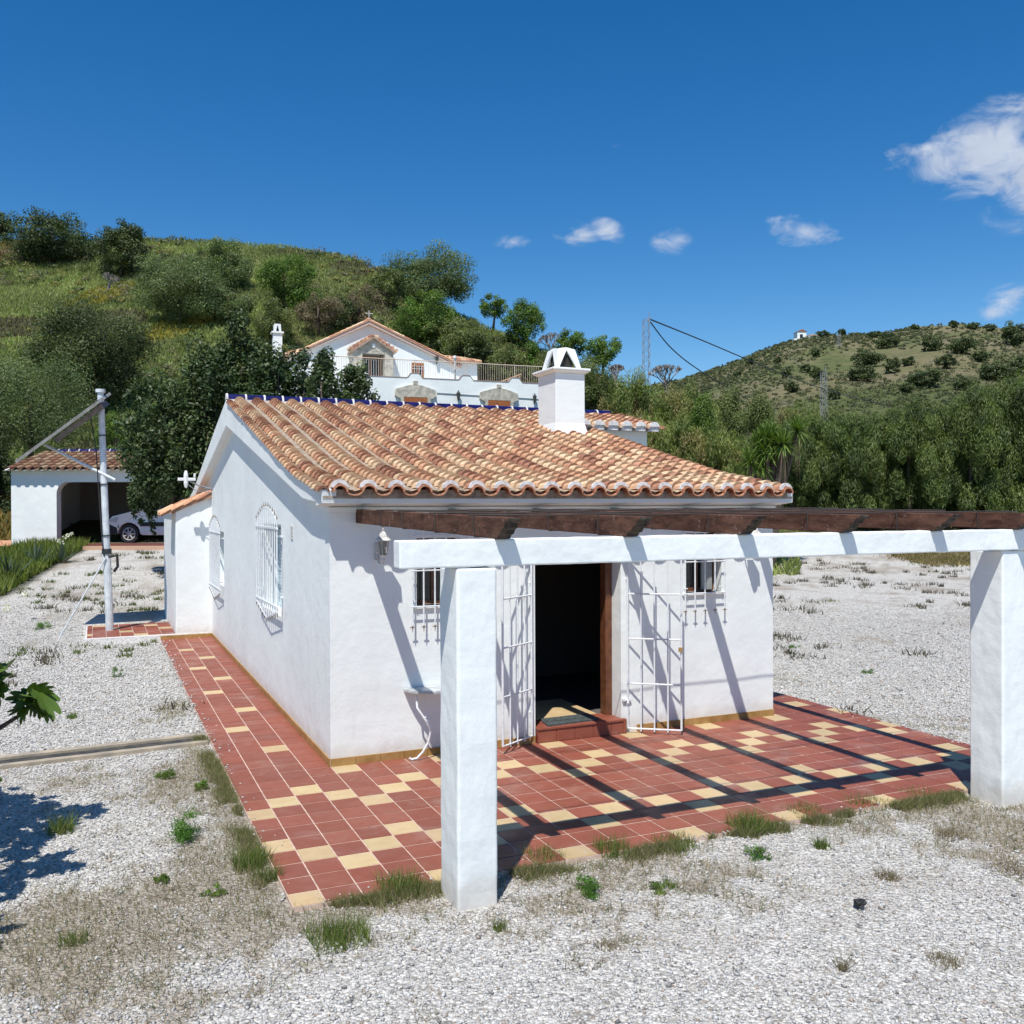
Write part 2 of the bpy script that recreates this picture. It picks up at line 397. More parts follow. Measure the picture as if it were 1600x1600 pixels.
def terrain():
    ang = np.concatenate([np.arange(-180, -40, 4), np.arange(-40, -31, .75), np.arange(-31, 31, .2), np.arange(31, 40, .75), np.arange(40, 180, 4)])
    ang = np.radians(ang); rad_ = [0.4]
    while rad_[-1] < 6000: rad_.append(rad_[-1] * 1.018 + .12)
    rad_ = np.array(rad_)
    A, R_ = np.meshgrid(ang, rad_)
    u = R_ * np.sin(A); d = R_ * np.cos(A)
    x = CAM.x + u * RH.x + d * WH.x; y = CAM.y + u * RH.y + d * WH.y
    z = HT(x, y); na = len(ang); nr = len(rad_)
    V = np.stack([x, y, z], -1).reshape(-1, 3)
    V = np.vstack([V, [[CAM.x, CAM.y, 0]]])
    i, j = np.meshgrid(np.arange(nr - 1), np.arange(na), indexing='ij'); j2 = (j + 1) % na
    F = np.stack([i * na + j, i * na + j2, (i + 1) * na + j2, (i + 1) * na + j], -1).reshape(-1, 4)
    m, t, b = base_mat('gravel and hillside'); g = objco(t)
    # zone mask from vertices
    px = 800 + FPX * np.tan(np.clip(A, -1.2, 1.2))
    edge = interp(px, [(-2000, 9)] + BED + [(400, 36), (900, 40), (1200, 46), (1400, 47), (1520, 43), (3000, 40)])
    zone = smooth((R_ * np.cos(A) - edge + vnoise(x, y, 1.5, 21) * .35) / 1.2 + .5) * (np.abs(A) < 1.4)
    zone = np.append(zone.reshape(-1), 0)
    far = np.append(smooth((R_ * np.cos(A) - 130) / 60).reshape(-1), 0)
    o = npmesh('ground', V, F, None, m, smooth=True)
    for nm, arr in (('zone', zone), ('far', far), ('soil', smooth((dirt(V[:, 0], V[:, 1]) - .45) / .8) * .7)):
        a_ = o.data.attributes.new(nm, 'FLOAT', 'POINT'); a_.data.foreach_set('value', arr.astype(np.float32))
    za = N(t, 'ShaderNodeAttribute'); za.attribute_name = 'zone'; fa = N(t, 'ShaderNodeAttribute'); fa.attribute_name = 'far'
    # gravel
    vo = N(t, 'ShaderNodeTexVoronoi'); setin(vo, Scale=36.0); t.links.new(g, vo.inputs['Vector'])
    sep = N(t, 'ShaderNodeSeparateColor'); t.links.new(vo.outputs['Color'], sep.inputs[0])
    gc = mix(t, sep.outputs[0], (.44, .42, .385), (.72, .70, .66))
    gc = mix(t, maprange(t, vo.outputs['Distance'], .5, .8, 0, .6), gc, (.2, .175, .14))
    dirt_ = maprange(t, noise(t, g, .55, 7, .68, .4), .5, .66)
    gc = mix(t, mathn(t, 'MULTIPLY', dirt_, .55), gc, (.27, .215, .165)); ds_ = N(t, 'ShaderNodeAttribute'); ds_.attribute_name = 'soil'; gc = mix(t, ds_.outputs['Fac'], gc, mix(t, noise(t, g, 40, 4), (.2, .16, .12), (.4, .35, .28)))
    d2 = maprange(t, noise(t, g, 2.6, 6, .75), .56, .7, 0, .75); gc = mix(t, d2, gc, (.2, .17, .135))
    # hillside grass
    hg = mix(t, maprange(t, noise(t, g, .05, 5, .6), .4, .6), (.10, .125, .035), (.19, .195, .075))
    hg = mix(t, maprange(t, noise(t, g, .11, 6, .65), .5, .66), hg, (.09, .075, .045))
    hg = mix(t, maprange(t, noise(t, g, .22, 6, .7), .6, .72, 0, .8), hg, (.24, .22, .03))
    hg = mix(t, maprange(t, noise(t, g, .07, 6, .7, .5), .6, .7, 0, .8), hg, (.17, .075, .035))
    hg = mix(t, maprange(t, noise(t, g, 1.2, 6, .7), .4, .75, 0, .75), hg, (.035, .05, .018))
    fg = mix(t, maprange(t, noise(t, g, .018, 6, .6), .42, .6), (.12, .14, .055), (.22, .19, .11))
    fg = mix(t, maprange(t, noise(t, g, .03, 7, .7), .55, .68), fg, (.25, .21, .14))
    fg = mix(t, maprange(t, noise(t, g, .06, 7, .75), .58, .66, 0, .9), fg, (.035, .05, .025))
    fg = mix(t, maprange(t, noise(t, g, .024, 4, .6, 1.), .63, .7, 0, .8), fg, (.27, .23, .03))
    fg = mix(t, maprange(t, noise(t, g, .4, 5, .75), .45, .7, 0, .6), fg, (.045, .05, .02))
    hh = mix(t, fa.outputs['Fac'], hg, fg)
    c = mix(t, za.outputs['Fac'], gc, hh); t.links.new(c, b.inputs['Base Color'])
    setin(b, Roughness=.95); b.inputs['Specular IOR Level'].default_value = .1
    hgt = mix(t, za.outputs['Fac'], mathn(t, 'SUBTRACT', 1., vo.outputs['Distance']), noise(t, g, 2.5, 8, .8))
    n1 = N(t, 'ShaderNodeBump'); t.links.new(hgt, n1.inputs['Height']); setin(n1, Strength=.9)
    dst = mix(t, za.outputs['Fac'], (.025, .025, .025), (.5, .5, .5)); t.links.new(dst, n1.inputs['Distance'])
    t.links.new(n1.outputs[0], b.inputs['Normal'])
    return tag(o, kind='structure')
GROUND = terrain()

# ------------------------------------------------------------ tiled patio and side path
TX, TY = .26, .27586
RED = (.262, .082, .052); YEL = (.54, .405, .225)
def tiles(name, cells, slab):
    sl = MB()
    for (x0, x1, y0, y1) in slab: sl.box(x0, x1, y0, y1, -.12, -.004)
    o = sl.build(name, GROUT, loc=(0, 0, 0)); tag(o, kind='structure')
    mb = MB(); g = .0058
    for (x0, x1, y0, y1, yel) in cells:
        k = random.uniform(.88, 1.1); kk = random.uniform(-.02, .02)
        c = YEL if yel else RED
        dz = random.uniform(-.001, .0008)
        mb.box(x0 + g, x1 - g, y0 + g * 1.4, y1 - g * 1.4, -.012, dz, (c[0] * k, c[1] * k * (1 + kk), c[2] * k))
    mb.build('floor_tiles', FT, o)
    return o
def is_yel(i, j):
    o = i if i < 2 else i
    if j == 0: return (i >= 0 and i < 5 and i % 4 == 0) or (i >= 8 and i % 4 == 1)
    if j == 11: return i % 4 == 0
    k = (i % 4)
    a = {0: 4, 1: 3, 2: 2, 3: 3}[k]; b = {0: 7, 1: 8, 2: 9, 3: 8}[k]
    return j == a or j == b
cells = []
for j in range(12):
    y1 = -j * TY; y0 = max(-(j + 1) * TY, -3.26)
    for i in range(-4, 26):
        x0 = max(i * TX, -1.0); x1 = min((i + 1) * TX, 6.66)
        if x1 - x0 > .03: cells.append((x0, x1, y0, y1, is_yel(i, j)))
for j in range(-5, 0):                                           # right flank behind the corner
    for i in range(22, 26):
        x0 = max(i * TX, 5.67); x1 = min((i + 1) * TX, 6.66)
        if x1 > x0 + .02: cells.append((x0, x1, -(j + 1) * TY, -j * TY, (i, j) in ((24, -2), (25, -5))))
tiles('patio', cells, [(-1.0, 6.655, -3.255, 0), (5.66, 6.655, 0, 1.38)])
cells = []
for j in range(-39, 0):
    y0 = -(j + 1) * TY; y1 = min(-j * TY, 10.64)
    for i in range(-4, 0):
        yel = (i == -3 and j in (-33, -25, -17, -8)) or (i == -2 and j in (-29, -21, -12, -4))
        if y1 > y0 + .02: cells.append((max(i * TX, -1.0), (i + 1) * TX, y0, y1, yel))
tiles('path', cells, [(-1.0, -.001, .001, 10.66)])
# raised terrace behind the side wing
cells = []
for i in range(9):
    for j in range(7):
        x1 = -.7 - i * .31 * .58 if False else -.7 - i * .26
        x0 = max(x1 - .26, -2.36)
        if x1 - x0 > .03 and 10.86 + (j + 1) * .3 <= 13.1: cells.append((x0, x1, 10.86 + j * .3, 10.86 + (j + 1) * .3, (i + 3 * j) % 7 == 2))
mb = MB(); mb.box(-2.38, -.69, 10.74, 13.0, -.2, .076); mb.box(-2.42, 0, 10.66, 10.74, -.2, .085)
terr = mb.build('terrace', WHITE_MORTAR, loc=(0, 0, 0)); tag(terr, kind='structure')
mb = MB()
for (x0, x1, y0, y1, yel) in cells:
    c = YEL if yel else RED; k = random.uniform(.85, 1.1)
    mb.box(x0 + .004, x1 - .004, y0, y1 - .008, .07, .083, tuple(v * k for v in c))
mb.build('floor_tiles', FT, terr)
# drain channel across the gravel
CONC = simple('concrete edging', (.42, .35, .26), .9, (.28, .24, .19), 4, bs=.5, bd=.01)
mb = MB(); mb.prism([(-9, 1.30), (-1.03, 1.95), (-1.03, 2.06), (-9, 1.42)], -.2, .004); mb.prism([(-9, .96), (-1.03, 1.58), (-1.03, 1.68), (-9, 1.06)], -.2, .004)
tag(mb.build('drain_channel', CONC, loc=(-1.03, 1.8, 0)), kind='structure')
mb = MB(); mb.prism([(-9, 1.06), (-1.03, 1.68), (-1.03, 1.95), (-9, 1.30)], -.2, -.022)
tag(mb.build('drain_grate', simple('dark channel strip', (.07, .065, .055), .7, (.03, .03, .03), 9), loc=(-1.03, 1.8, 0)), kind='structure')  # flat dark strip between the two edgings

# ------------------------------------------------------------ the small white house
house = empty('cottage', (2.8, 7, 0), 0, 'small white single storey cottage with a clay tiled roof in front of the tiled patio', 'house')
RP = [(-.3, 2.815), (1, 3.02), (2, 3.25), (3.8, 3.70), (5.5, 4.12), (7.1, 4.49)]
YR = 7.1
def zr(y):
    if y > YR: y = 2 * YR - y
    return float(np.interp(y, [p[0] for p in RP], [p[1] for p in RP]))
def wallgrid(mb, P, u0, u1, z0, top, holes, th, extra=()):
    """outer skin, inner skin and the reveals of every hole; P(u, z, t) gives the point at depth t"""
    us = sorted(set([u0, u1] + [h[0] for h in holes] + [h[1] for h in holes] + list(extra)))
    us = [u for u in us if u0 <= u <= u1]
    for a, b in zip(us, us[1:]):
        hs_ = sorted([h for h in holes if h[0] < (a + b) / 2 < h[1]], key=lambda h: h[2])
        z = z0; segs = []
        for h in hs_: segs.append((z, z, h[2], h[2])); z = h[3]
        segs.append((z, z, top(a), top(b)))
        for (za, zb, ta, tb) in segs:
            for t in (0, th): mb.add([P(a, za, t), P(b, zb, t), P(b, tb, t), P(a, ta, t)], [(0, 1, 2, 3)])
    for (a, b, c, d) in holes:
        q = [(a, c), (b, c), (b, d), (a, d)]
        for k in range(4):
            (p, r), (p2, r2_) = q[k], q[(k + 1) % 4]
            mb.add([P(p, r, 0), P(p2, r2_, 0), P(p2, r2_, th), P(p, r, th)], [(0, 1, 2, 3)])
DOOR = (2.32, 3.43, .0, 2.22); WL = (.93, 1.42, 1.6, 2.32); WR = (4.33, 4.86, 1.6, 2.32)
SW1 = (2.74, 4.2, 1.24, 2.43); SW2 = (8.65, 10.2, 1.18, 2.2)
ys = [p[0] for p in RP] + [14.2 - p[0] for p in RP]
mb = MB()
wallgrid(mb, lambda u, z, t: (u, t, z), 0, 5.65, -.1, lambda u: 2.72, [DOOR, WL, WR], .34)
wallgrid(mb, lambda u, z, t: (t, u, z), 0, 14.2, -.1, lambda y: zr(y) - .06, [SW1, SW2], .3, ys)
wallgrid(mb, lambda u, z, t: (5.65 - t, u, z), 0, 14.2, -.1, lambda y: zr(y) - .06, [], .3, ys)
wallgrid(mb, lambda u, z, t: (u, 14.2 - t, z), 0, 7.4, -.1, lambda u: 2.8, [], .3)
wallgrid(mb, lambda u, z, t: (u, 5.75 + t, z), 5.65, 7.4, -.1, lambda u: 4.1, [], .3)
wallgrid(mb, lambda u, z, t: (7.4 - t, u, z), 5.75, 14.2, -.1, lambda y: zr(y) - .06, [], .3, ys)
wall = mb.build('wall', PL, house, fix=False)
# side wing (lean-to) and its porch post
def zann(x): return 2.93 + (x + .0) * .42
mb = MB(); mb.prism([(-.7, -.1), (0.02, -.1), (0.02, 2.9), (-.7, zann(-.7) - .06)], 10.68, 10.98, 'y')
mb.box(-.7, -.4, 10.98, 14.2, -.1, zann(-.7) - .08)
mb.build('side_wing_wall', PL, house, bevel=.015)
XLAST = 99
def tilecol(prev=[None]):
    pal = [((.76, .54, .34), .27), ((.71, .44, .265), .27), ((.54, .275, .165), .24), ((.40, .19, .12), .12), ((.64, .35, .205), .1)]
    if prev[0] is None or random.random() > .26:
        r = random.random(); a = 0
        for c, w in pal:
            a += w
            if r <= a: break
        prev[0] = c
    k = random.uniform(.88, 1.12)
    return tuple(min(1, v * k) for v in prev[0])
def barrel_rows(mb, xs, y0, y1, zf, expo=.235, r0=.086, r1=.074, chan=True, pitch=.293, T=None, n=7, old=1.0):
    """rows of overlapping barrel tiles running up from y0 to y1"""
    nco = int((y1 - y0) / expo + .5)
    for x in xs:
        jx = random.uniform(-.006, .006)
        for k in range(nco):
            ya = y0 + k * expo; yb = min(ya + expo + .07, y1)
            c = tuple(v * old for v in tilecol())
            za = zf(ya) + .036; zb = zf(min(yb, YR) if T is None else yb) - .002
            dx = jx + random.uniform(-.005, .005); yj = random.uniform(-.008, .008) if k else 0
            vs = []
            for (yy, zz, rr) in ((ya + yj, za, r0), (yb, zb, r1), (ya + yj, za - .017, r0 - .013)):
                for q in range(n):
                    t = pi * q / (n - 1)
                    vs.append(Vector((x + dx + rr * cos(t), yy, zz + rr * sin(t) * .92)))
            if T: vs = [T(v) for v in vs]
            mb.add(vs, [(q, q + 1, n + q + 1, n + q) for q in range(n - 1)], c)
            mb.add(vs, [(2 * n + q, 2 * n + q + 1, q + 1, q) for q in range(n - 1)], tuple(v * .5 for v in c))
        if chan and x < XLAST:
            xc = x + pitch / 2
            for k in range(nco):
                ya = y0 + k * expo - .015; yb = min(ya + expo + .02, y1)
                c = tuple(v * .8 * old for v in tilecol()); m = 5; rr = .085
                vs = []
                for (yy, zo) in ((ya, .012), (yb, -.006)):
                    for q in range(m):
                        t = pi + pi * q / (m - 1)
                        vs.append(Vector((xc + rr * cos(t), yy, zf(yy) + .035 + zo + rr * .55 * sin(t))))
                if T: vs = [T(v) for v in vs]
                mb.add(vs, [(q, q + 1, m + q + 1, m + q) for q in range(m - 1)], c)
XS = [.03 + .2925 * k for k in range(20)]
mb = MB(); XLAST = XS[-1] - .01
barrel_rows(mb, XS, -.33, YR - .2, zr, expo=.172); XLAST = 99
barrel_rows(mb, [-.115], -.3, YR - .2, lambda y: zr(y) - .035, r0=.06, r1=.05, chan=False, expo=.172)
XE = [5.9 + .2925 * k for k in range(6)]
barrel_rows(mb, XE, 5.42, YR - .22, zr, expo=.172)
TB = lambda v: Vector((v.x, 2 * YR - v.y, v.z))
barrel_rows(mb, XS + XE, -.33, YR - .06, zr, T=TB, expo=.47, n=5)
rf_mb = mb
bed = MB(); mb = bed                                                       # bedding under the tiles
for x0, x1, ya in ((-.13, 5.72, -.28), (5.72, 7.42, 5.5)):
    pr_ = [(y, zr(y) + .012) for y in [ya] + [p[0] for p in RP if p[0] > ya]] + [(14.2 - p[0], zr(p[0]) + .012) for p in RP[::-1]]
    mb.prism(pr_ + [(y, z - .09) for y, z in pr_[::-1]], x0, x1, 'x')
mb = rf_mb; mb.mi = 1                                                       # whitewashed tile ends along the eaves
def crescent(mb, x, y, z, r, ri, T=None):
    n = 9; vs = []
    for rr, dy in ((r, 0), (ri, 0)):
        for q in range(n):
            t = pi * q / (n - 1); vs.append(Vector((x + rr * cos(t), y + dy, z + rr * sin(t) * (.92 if rr == r else .8))))
    mb.add(vs, [(q, q + 1, n + q + 1, n + q) for q in range(n - 1)])
    vs2 = [v + Vector((0, .03, 0)) for v in vs]
    mb.add(vs + vs2, [(n + q, n + q + 1, 3 * n + q + 1, 3 * n + q) for q in range(n - 1)] + [(q, q + 1, 2 * n + q + 1, 2 * n + q) for q in range(n - 1)])
for x in XS: crescent(mb, x, -.337, zr(-.33) + .034, .09, .052)
for x in XE: crescent(mb, x, 5.413, zr(5.42) + .03, .105, .012); mb.box(x - .11, x + .11, 5.44, 5.5, zr(5.42) - .05, zr(5.42) + .03)
mb.mi = 0                                                       # lower eave tiles showing under the row ends
for x in XS:
    n = 7
    for rr, s_ in ((.078, 0), (.06, 1)):
        vs = []
        for yy in (-.375, -.2):
            for q in range(n):
                t = pi * q / (n - 1); vs.append((x + rr * cos(t), yy, 2.806 + rr * sin(t) * 1.0))
        mb.add(vs, [(q, q + 1, n + q + 1, n + q) for q in range(n - 1)], (.36, .13, .07))
    vs = []
    for rr in (.078, .06):
        for q in range(n):
            t = pi * q / (n - 1); vs.append((x + rr * cos(t), -.375, 2.806 + rr * sin(t)))
    mb.add(vs, [(q, q + 1, n + q + 1, n + q) for q in range(n - 1)], (.5, .24, .14))
    if x > 5.5: continue
    xc = x + .146; vs = []
    for yy, z in ((-.37, 2.83), (-.2, 2.84), (-.37, 2.816), (-.2, 2.826)):
        for q in range(n):
            t = pi + pi * q / (n - 1); vs.append((xc + .086 * cos(t), yy, z + .05 * sin(t)))
    mb.add(vs, [(q, q + 1, n + q + 1, n + q) for q in range(n - 1)] + [(q, q + 1, 2 * n + q + 1, 2 * n + q) for q in range(n - 1)] +
           [(2 * n + q, 2 * n + q + 1, 3 * n + q + 1, 3 * n + q) for q in range(n - 1)], (.5, .25, .15))
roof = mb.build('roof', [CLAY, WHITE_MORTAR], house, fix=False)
bed.build('mortar_bed', MORTAR, roof)
mb = MB(); x = -.13                                   # blue ridge tiles with white joints
while x < 7.3:
    for mi, a, b, r in ((0, x + .016, x + .31, .08), (1, x - .012, x + .018, .09)):
        n = 8; vs = []
        for xx in (a, b):
            for q in range(n + 1):
                t = pi * q / n; vs.append((xx, YR + r * cos(t), 4.5 + r * sin(t) * 1.15))
        mb.mi = mi; mb.add(vs, [(q, q + 1, n + q + 2, n + q + 1) for q in range(n)] + [tuple(range(n + 1)), tuple(range(n + 1, 2 * n + 2))])
    x += .312
mb.mi = 1; mb.box(-.12, 7.4, YR - .2, YR + .2, 4.40, 4.485)
mb.build('ridge_tiles', [BLUE, WHITE_MORTAR], roof)
# eave band and verge boards
mb = MB(); mb.prism([(-.27, 2.69), (.02, 2.66), (.02, 2.80), (-.27, 2.80)], -.135, 5.74, 'x')
mb.box(-.02, 5.67, -.035, 0, 2.60, 2.655)
mb.build('eave_band', PL, house, bevel=.008)
fb = [(-.27, 2.70), (.3, 2.72), (.66, 2.745), (7.1, 4.05)]
for nm, xa, xb in (('verge', -.14, .01), ('verge', 5.64, 5.73)):
    top = [(-.29, 2.83)] + [(y, zr(y) + .01) for y in (.4, 1, 2, 3.8, 5.5, 7.1)]
    poly = top + [(14.2 - y, z) for y, z in top[::-1]] + [(14.2 - y, z) for y, z in fb] + fb[::-1]
    mb = MB(); half = top + [(7.1, 4.05)] + fb[::-1][1:]
    mb.prism(half, xa, xb, 'x'); mb.prism([(14.2 - y, z) for y, z in half], xa, xb, 'x')
    mb.build('verge', PL, house, bevel=.01)
# skirting
mb = MB(); GJ = MB()
for i in range(22):
    x0, x1 = i * .26, min((i + 1) * .26, 5.66)
    if x0 > 2.2 and x0 < 3.4:
        if mb.v: mb.build('skirting', OCHRE, house); mb = MB()
        continue
    mb.box(x0 + .002, min(x1, 2.315 if x0 < 2.3 else 9) - .002, -.018, 0, 0, .078)
mb.build('skirting', OCHRE, house); mb = MB()
for i in range(39): mb.box(-.018, 0, i * TY + .002, min((i + 1) * TY, 10.66) - .002, 0, .078)
for i in range(4): mb.box(5.65, 5.668, i * TY + .002, (i + 1) * TY - .002, 0, .078)
mb.box(-1, -.02, 10.64, 10.66, -.02, .07)
mb.build('skirting', OCHRE, house)
# chimney
CX0, CX1, CY0, CY1 = 4.69, 5.23, 4.2, 4.86
ch = MB(); ch.box(CX0, CX1, CY0, CY1, 3.6, 4.84)
def frust(mb, a, b, z0, z1):
    vs = [(CX0 - a, CY0 - a, z0), (CX1 + a, CY0 - a, z0), (CX1 + a, CY1 + a, z0), (CX0 - a, CY1 + a, z0),
          (CX0 - b, CY0 - b, z1), (CX1 + b, CY0 - b, z1), (CX1 + b, CY1 + b, z1), (CX0 - b, CY1 + b, z1)]
    mb.add(vs, [(3, 2, 1, 0), (4, 5, 6, 7)] + [(k, (k + 1) % 4, 4 + (k + 1) % 4, 4 + k) for k in range(4)])
frust(ch, .0, .075, 4.84, 4.885); frust(ch, .075, .075, 4.885, 4.925)
frust(ch, .05, .0, 3.8, 4.03)
chim = ch.build('chimney', PL, house, bevel=.012)
mb = MB()
A0 = [(CX0, CY0), (CX1, CY0), (CX1, CY1), (CX0, CY1)]; cxm, cym = (CX0 + CX1) / 2, (CY0 + CY1) / 2
def hoodside(p, q, th):
    """one face of the hood: a triangular smoke opening between two leaning cheeks"""
    def pt(s, z, inn):
        k = .86 - .3 * (z - 4.925) / .37 - inn
        x_ = p[0] + (q[0] - p[0]) * s; y_ = p[1] + (q[1] - p[1]) * s
        return (cxm + (x_ - cxm) * k, cym + (y_ - cym) * k, z)
    zt = 5.29
    pol = [[(0, 4.925), (.1, 4.925), (.5, 5.245), (.5, zt), (.25, zt - .012), (0, zt - .03)], [(.9, 4.925), (1, 4.925), (1, zt - .03), (.75, zt - .012), (.5, zt), (.5, 5.245)]]
    for P_ in pol:
        vs = [pt(s, z, 0) for s, z in P_] + [pt(s, z, th) for s, z in P_]; n = len(P_)
        mb.add(vs, [tuple(range(n)), tuple(range(2 * n - 1, n - 1, -1))] + [(i, (i + 1) % n, n + (i + 1) % n, n + i) for i in range(n)])
for k in range(4): hoodside(A0[k], A0[(k + 1) % 4], .1)
k_ = .5; mb.add([(cxm + (x - cxm) * k_, cym + (y - cym) * k_, 5.25) for x, y in A0], [(0, 1, 2, 3)])
mb.build('chimney_hood', PL, chim)
mb = MB(); mb.box(CX0 + .15, CX1 - .15, CY0 + .18, CY1 - .18, 4.91, 5.17); mb.build('dark_core', simple('shade black hood filling', (.03, .028, .025), .9), chim)  # added dark block, paints the shade seen through the smoke openings
# door recess: frame, step, open door, interior
mb = MB(); mb.box(2.33, 2.4, .27, .335, .17, 2.22); mb.box(3.34, 3.425, .2, .335, .17, 2.22); mb.box(2.4, 3.34, .27, .335, 2.13, 2.22)
mb.build('door_frame', BROWN, house, bevel=.006)
mb = MB(); mb.box(2.33, 2.375, .36, 1.2, .18, 2.12); dr = mb.build('door', BROWN, house, bevel=.004)
mb = MB(); mb.tube([(2.375, 1.1, 1.15), (2.42, 1.1, 1.15), (2.42, 1.0, 1.15)], .011, 6); mb.build('handle', GREYIRON, dr)
mb = MB(); mb.box(2.325, 3.425, -.045, .0, .0, .15, (.2, .04, .026))
for i in range(5):
    x0 = 2.33 + i * .235; mb.box(x0, min(x0 + .229, 3.47), -.05, 0, .004, .145, RED)
mb.box(2.325, 3.425, -.062, .34, .146, .172, RED)
mb.box(3.43, 3.47, -.06, -.002, .0, .172, RED)
mb.box(2.34, 3.3, .34, 1.3, .1, .17, YEL); mb.build('doorstep', FT, house, bevel=.004)
mb = MB(); mb.box(.31, 5.34, .36, 13.8, .02, .09)
for a in ((.31, .33, .36, 13.8), (5.32, 5.34, .36, 13.8), (.31, 5.34, 3.2, 3.24)): mb.box(*a, .1, 2.68)
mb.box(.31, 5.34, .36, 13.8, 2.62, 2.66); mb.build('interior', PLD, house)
# windows: front
def bars_front(mb, xs, y, zt, zb, rails, r=.009):
    for x in xs: mb.tube([(x, y, zt), (x, y, zb)], r, 6)
    for z in rails: mb.tube([(xs[0] - .015, y, z), (xs[-1] + .015, y, z)], .008, 6)
for (a, b, c, d), xs, open_ in ((WL, [.86, .985, 1.11, 1.235, 1.36, 1.47], 0), (WR, [4.28, 4.42, 4.565, 4.71, 4.855], 1)):
    mb = MB()
    for bx in ((a, a + .045), (b - .045, b)): mb.box(bx[0], bx[1], .16, .21, c, d)
    mb.box(a + .045, b - .045, .16, .21, c, c + .045); mb.box(a + .045, b - .045, .16, .21, d - .045, d)
    mb.box((a + b) / 2 - .03, (a + b) / 2 + .03, .16, .21, c + .045, d - .045)
    wf = mb.build('window', BROWN, house, bevel=.004)
    mb = MB(); mb.box(a + .04, b - .04, .18, .188, c + .04, d - .04); mb.build('pane', GLASS, wf)
    if open_:
        mb = MB(); mb.box((a + b) / 2 + .06, b - .05, .125, .15, c + .02, d - .02); mb.build('shutter', simple('grey blind', (.3, .31, .3), .6), wf)
    mb = MB(); mb.box(a - .05, b + .05, -.03, .15, c - .03, c); mb.build('sill', PL, wf, bevel=.008)
    g = MB(); bars_front(g, xs, -.075, 2.42, 1.4, [1.6, 1.98, 2.35])
    for x in (xs[0] + .03, xs[-1] - .03):
        for z in (1.66, 2.28): g.tube([(x, -.075, z), (x, .01, z)], .007, 5)
    g.mi = 1
    for x in xs:
        g.tube([(x, -.075, 1.4), (x, -.075, 1.33)], [.011, .001], 6)
        g.tube([(x - .028, -.075, 1.385), (x + .028, -.075, 1.385)], [.006, .006], 5); g.tube([(x, -.075, 2.42), (x, -.075, 2.5)], [.011, .001], 6)
    g.build('window_grille', [IRON, RUST], house)
# windows: side wall, caged behind arched white grilles
for (a, b, c, d), y0, y1, zl, zh in ((SW1, 2.56, 4.22, 1.38, 2.385), (SW2, 8.6, 10.3, 1.13, 2.18)):
    mb = MB(); mb.box(.2, .26, a, a + .06, c, d); mb.box(.2, .26, b - .06, b, c, d); mb.box(.2, .26, a + .06, b - .06, c, c + .06); mb.box(.2, .26, a + .06, b - .06, d - .06, d); mb.box(.2, .26, (a + b) / 2 - .04, (a + b) / 2 + .04, c + .06, d - .06)
    wf = mb.build('window', SHUT, house, bevel=.004)
    mb = MB()
    n = int((d - c - .12) / .05)
    for k in range(n): mb.box(.22, .235, a + .06, b - .06, c + .062 + k * .05, c + .062 + k * .05 + .044)
    mb.build('shutter', SHUT, wf)
    g = MB(); X = -.085; nb = 11
    for k in range(nb):
        y = y0 + (y1 - y0) * k / (nb - 1); s_ = 1 - abs(2 * k / (nb - 1) - 1)
        zt = zh + .12 + .17 * sin(s_ * pi / 2); zb = zl - .07 - .16 * s_
        g.tube([(X, y, zb), (X, y, zt)], .0085, 6)
        g.mi = 1; g.tube([(X, y, zt), (X, y, zt + .06)], [.011, .001], 6); g.tube([(X, y, zb), (X, y, zb - .06)], [.011, .001], 6); g.mi = 0
    for z in (zl, zh): g.box(X - .012, X + .012, y0 - .02, y1 + .02, z - .013, z + .013)
    g.tube([(X, y0 + (y1 - y0) * k / 20, zh + .1 + .17 * sin((1 - abs(k / 10 - 1)) * pi / 2)) for k in range(21)], .007, 5)
    g.tube([(X, y0 + (y1 - y0) * k / 20, zl - .05 - .16 * (1 - abs(k / 10 - 1))) for k in range(21)], .007, 5)
    for y in (y0 + .05, y1 - .05):
        for z in (zh - .1, zl + .13): g.box(X, .01, y - .012, y + .012, z - .012, z + .012)
    g.build('window_grille', [IRON, RUST], house)
# wrought gates folded back from the door
def gate(hx, hy, fx, fy, zb, lock):
    U = Vector((fx - hx, fy - hy, 0)); L = U.length; U.normalize(); Hh = Vector((hx, hy, 0))
    g = MB()
    def P(s, z): return Hh + U * s + Vector((0, 0, z))
    fr = .013
    for s in (0, L): g.tube([P(s, zb), P(s, 2.12)], fr, 6)
    for k in range(1, 4): g.tube([P(L * k / 4, zb - .03), P(L * k / 4, 2.12 + .04 * sin(pi * k / 4))], .0095, 6)
    for z in (zb, zb + .525, zb + 1.05, zb + 1.575, 2.1): g.tube([P(0, z), P(L, z)], .0105, 6)
    for z in (.35, 1.8): g.tube([P(0, z), Vector((hx, .02, z))], .013, 6)
    o = g.build('gate', IRON, house)
    if lock:
        m_ = MB(); p = P(L - .02, 1.0)
        m_.box(p.x - .025, p.x + .02, p.y - .035, p.y - .012, p.z - .03, p.z + .02); m_.build('padlock', simple('brass padlock', (.4, .25, .1), .4), o)
gate(3.5, -.035, 4.0, -.40, .055, True); gate(2.26, -.035, 1.78, -.33, .09, False)
mb = MB(); mb.tube([(3.49, .0, .385), (3.49, -.05, .385), (3.49, -.06, .35)], .012, 6); mb.box(3.44, 3.55, -.03, -.0, .37, .4); mb.build('gate_catch', IRON, house)
mb = MB()
for k in range(5): mb.box(-.012, 0, 1.93, 2.05, 2.27 + k * .035, 2.29 + k * .035)
mb.build('wall_vent', simple('vent tile', (.6, .57, .52), .8), house)
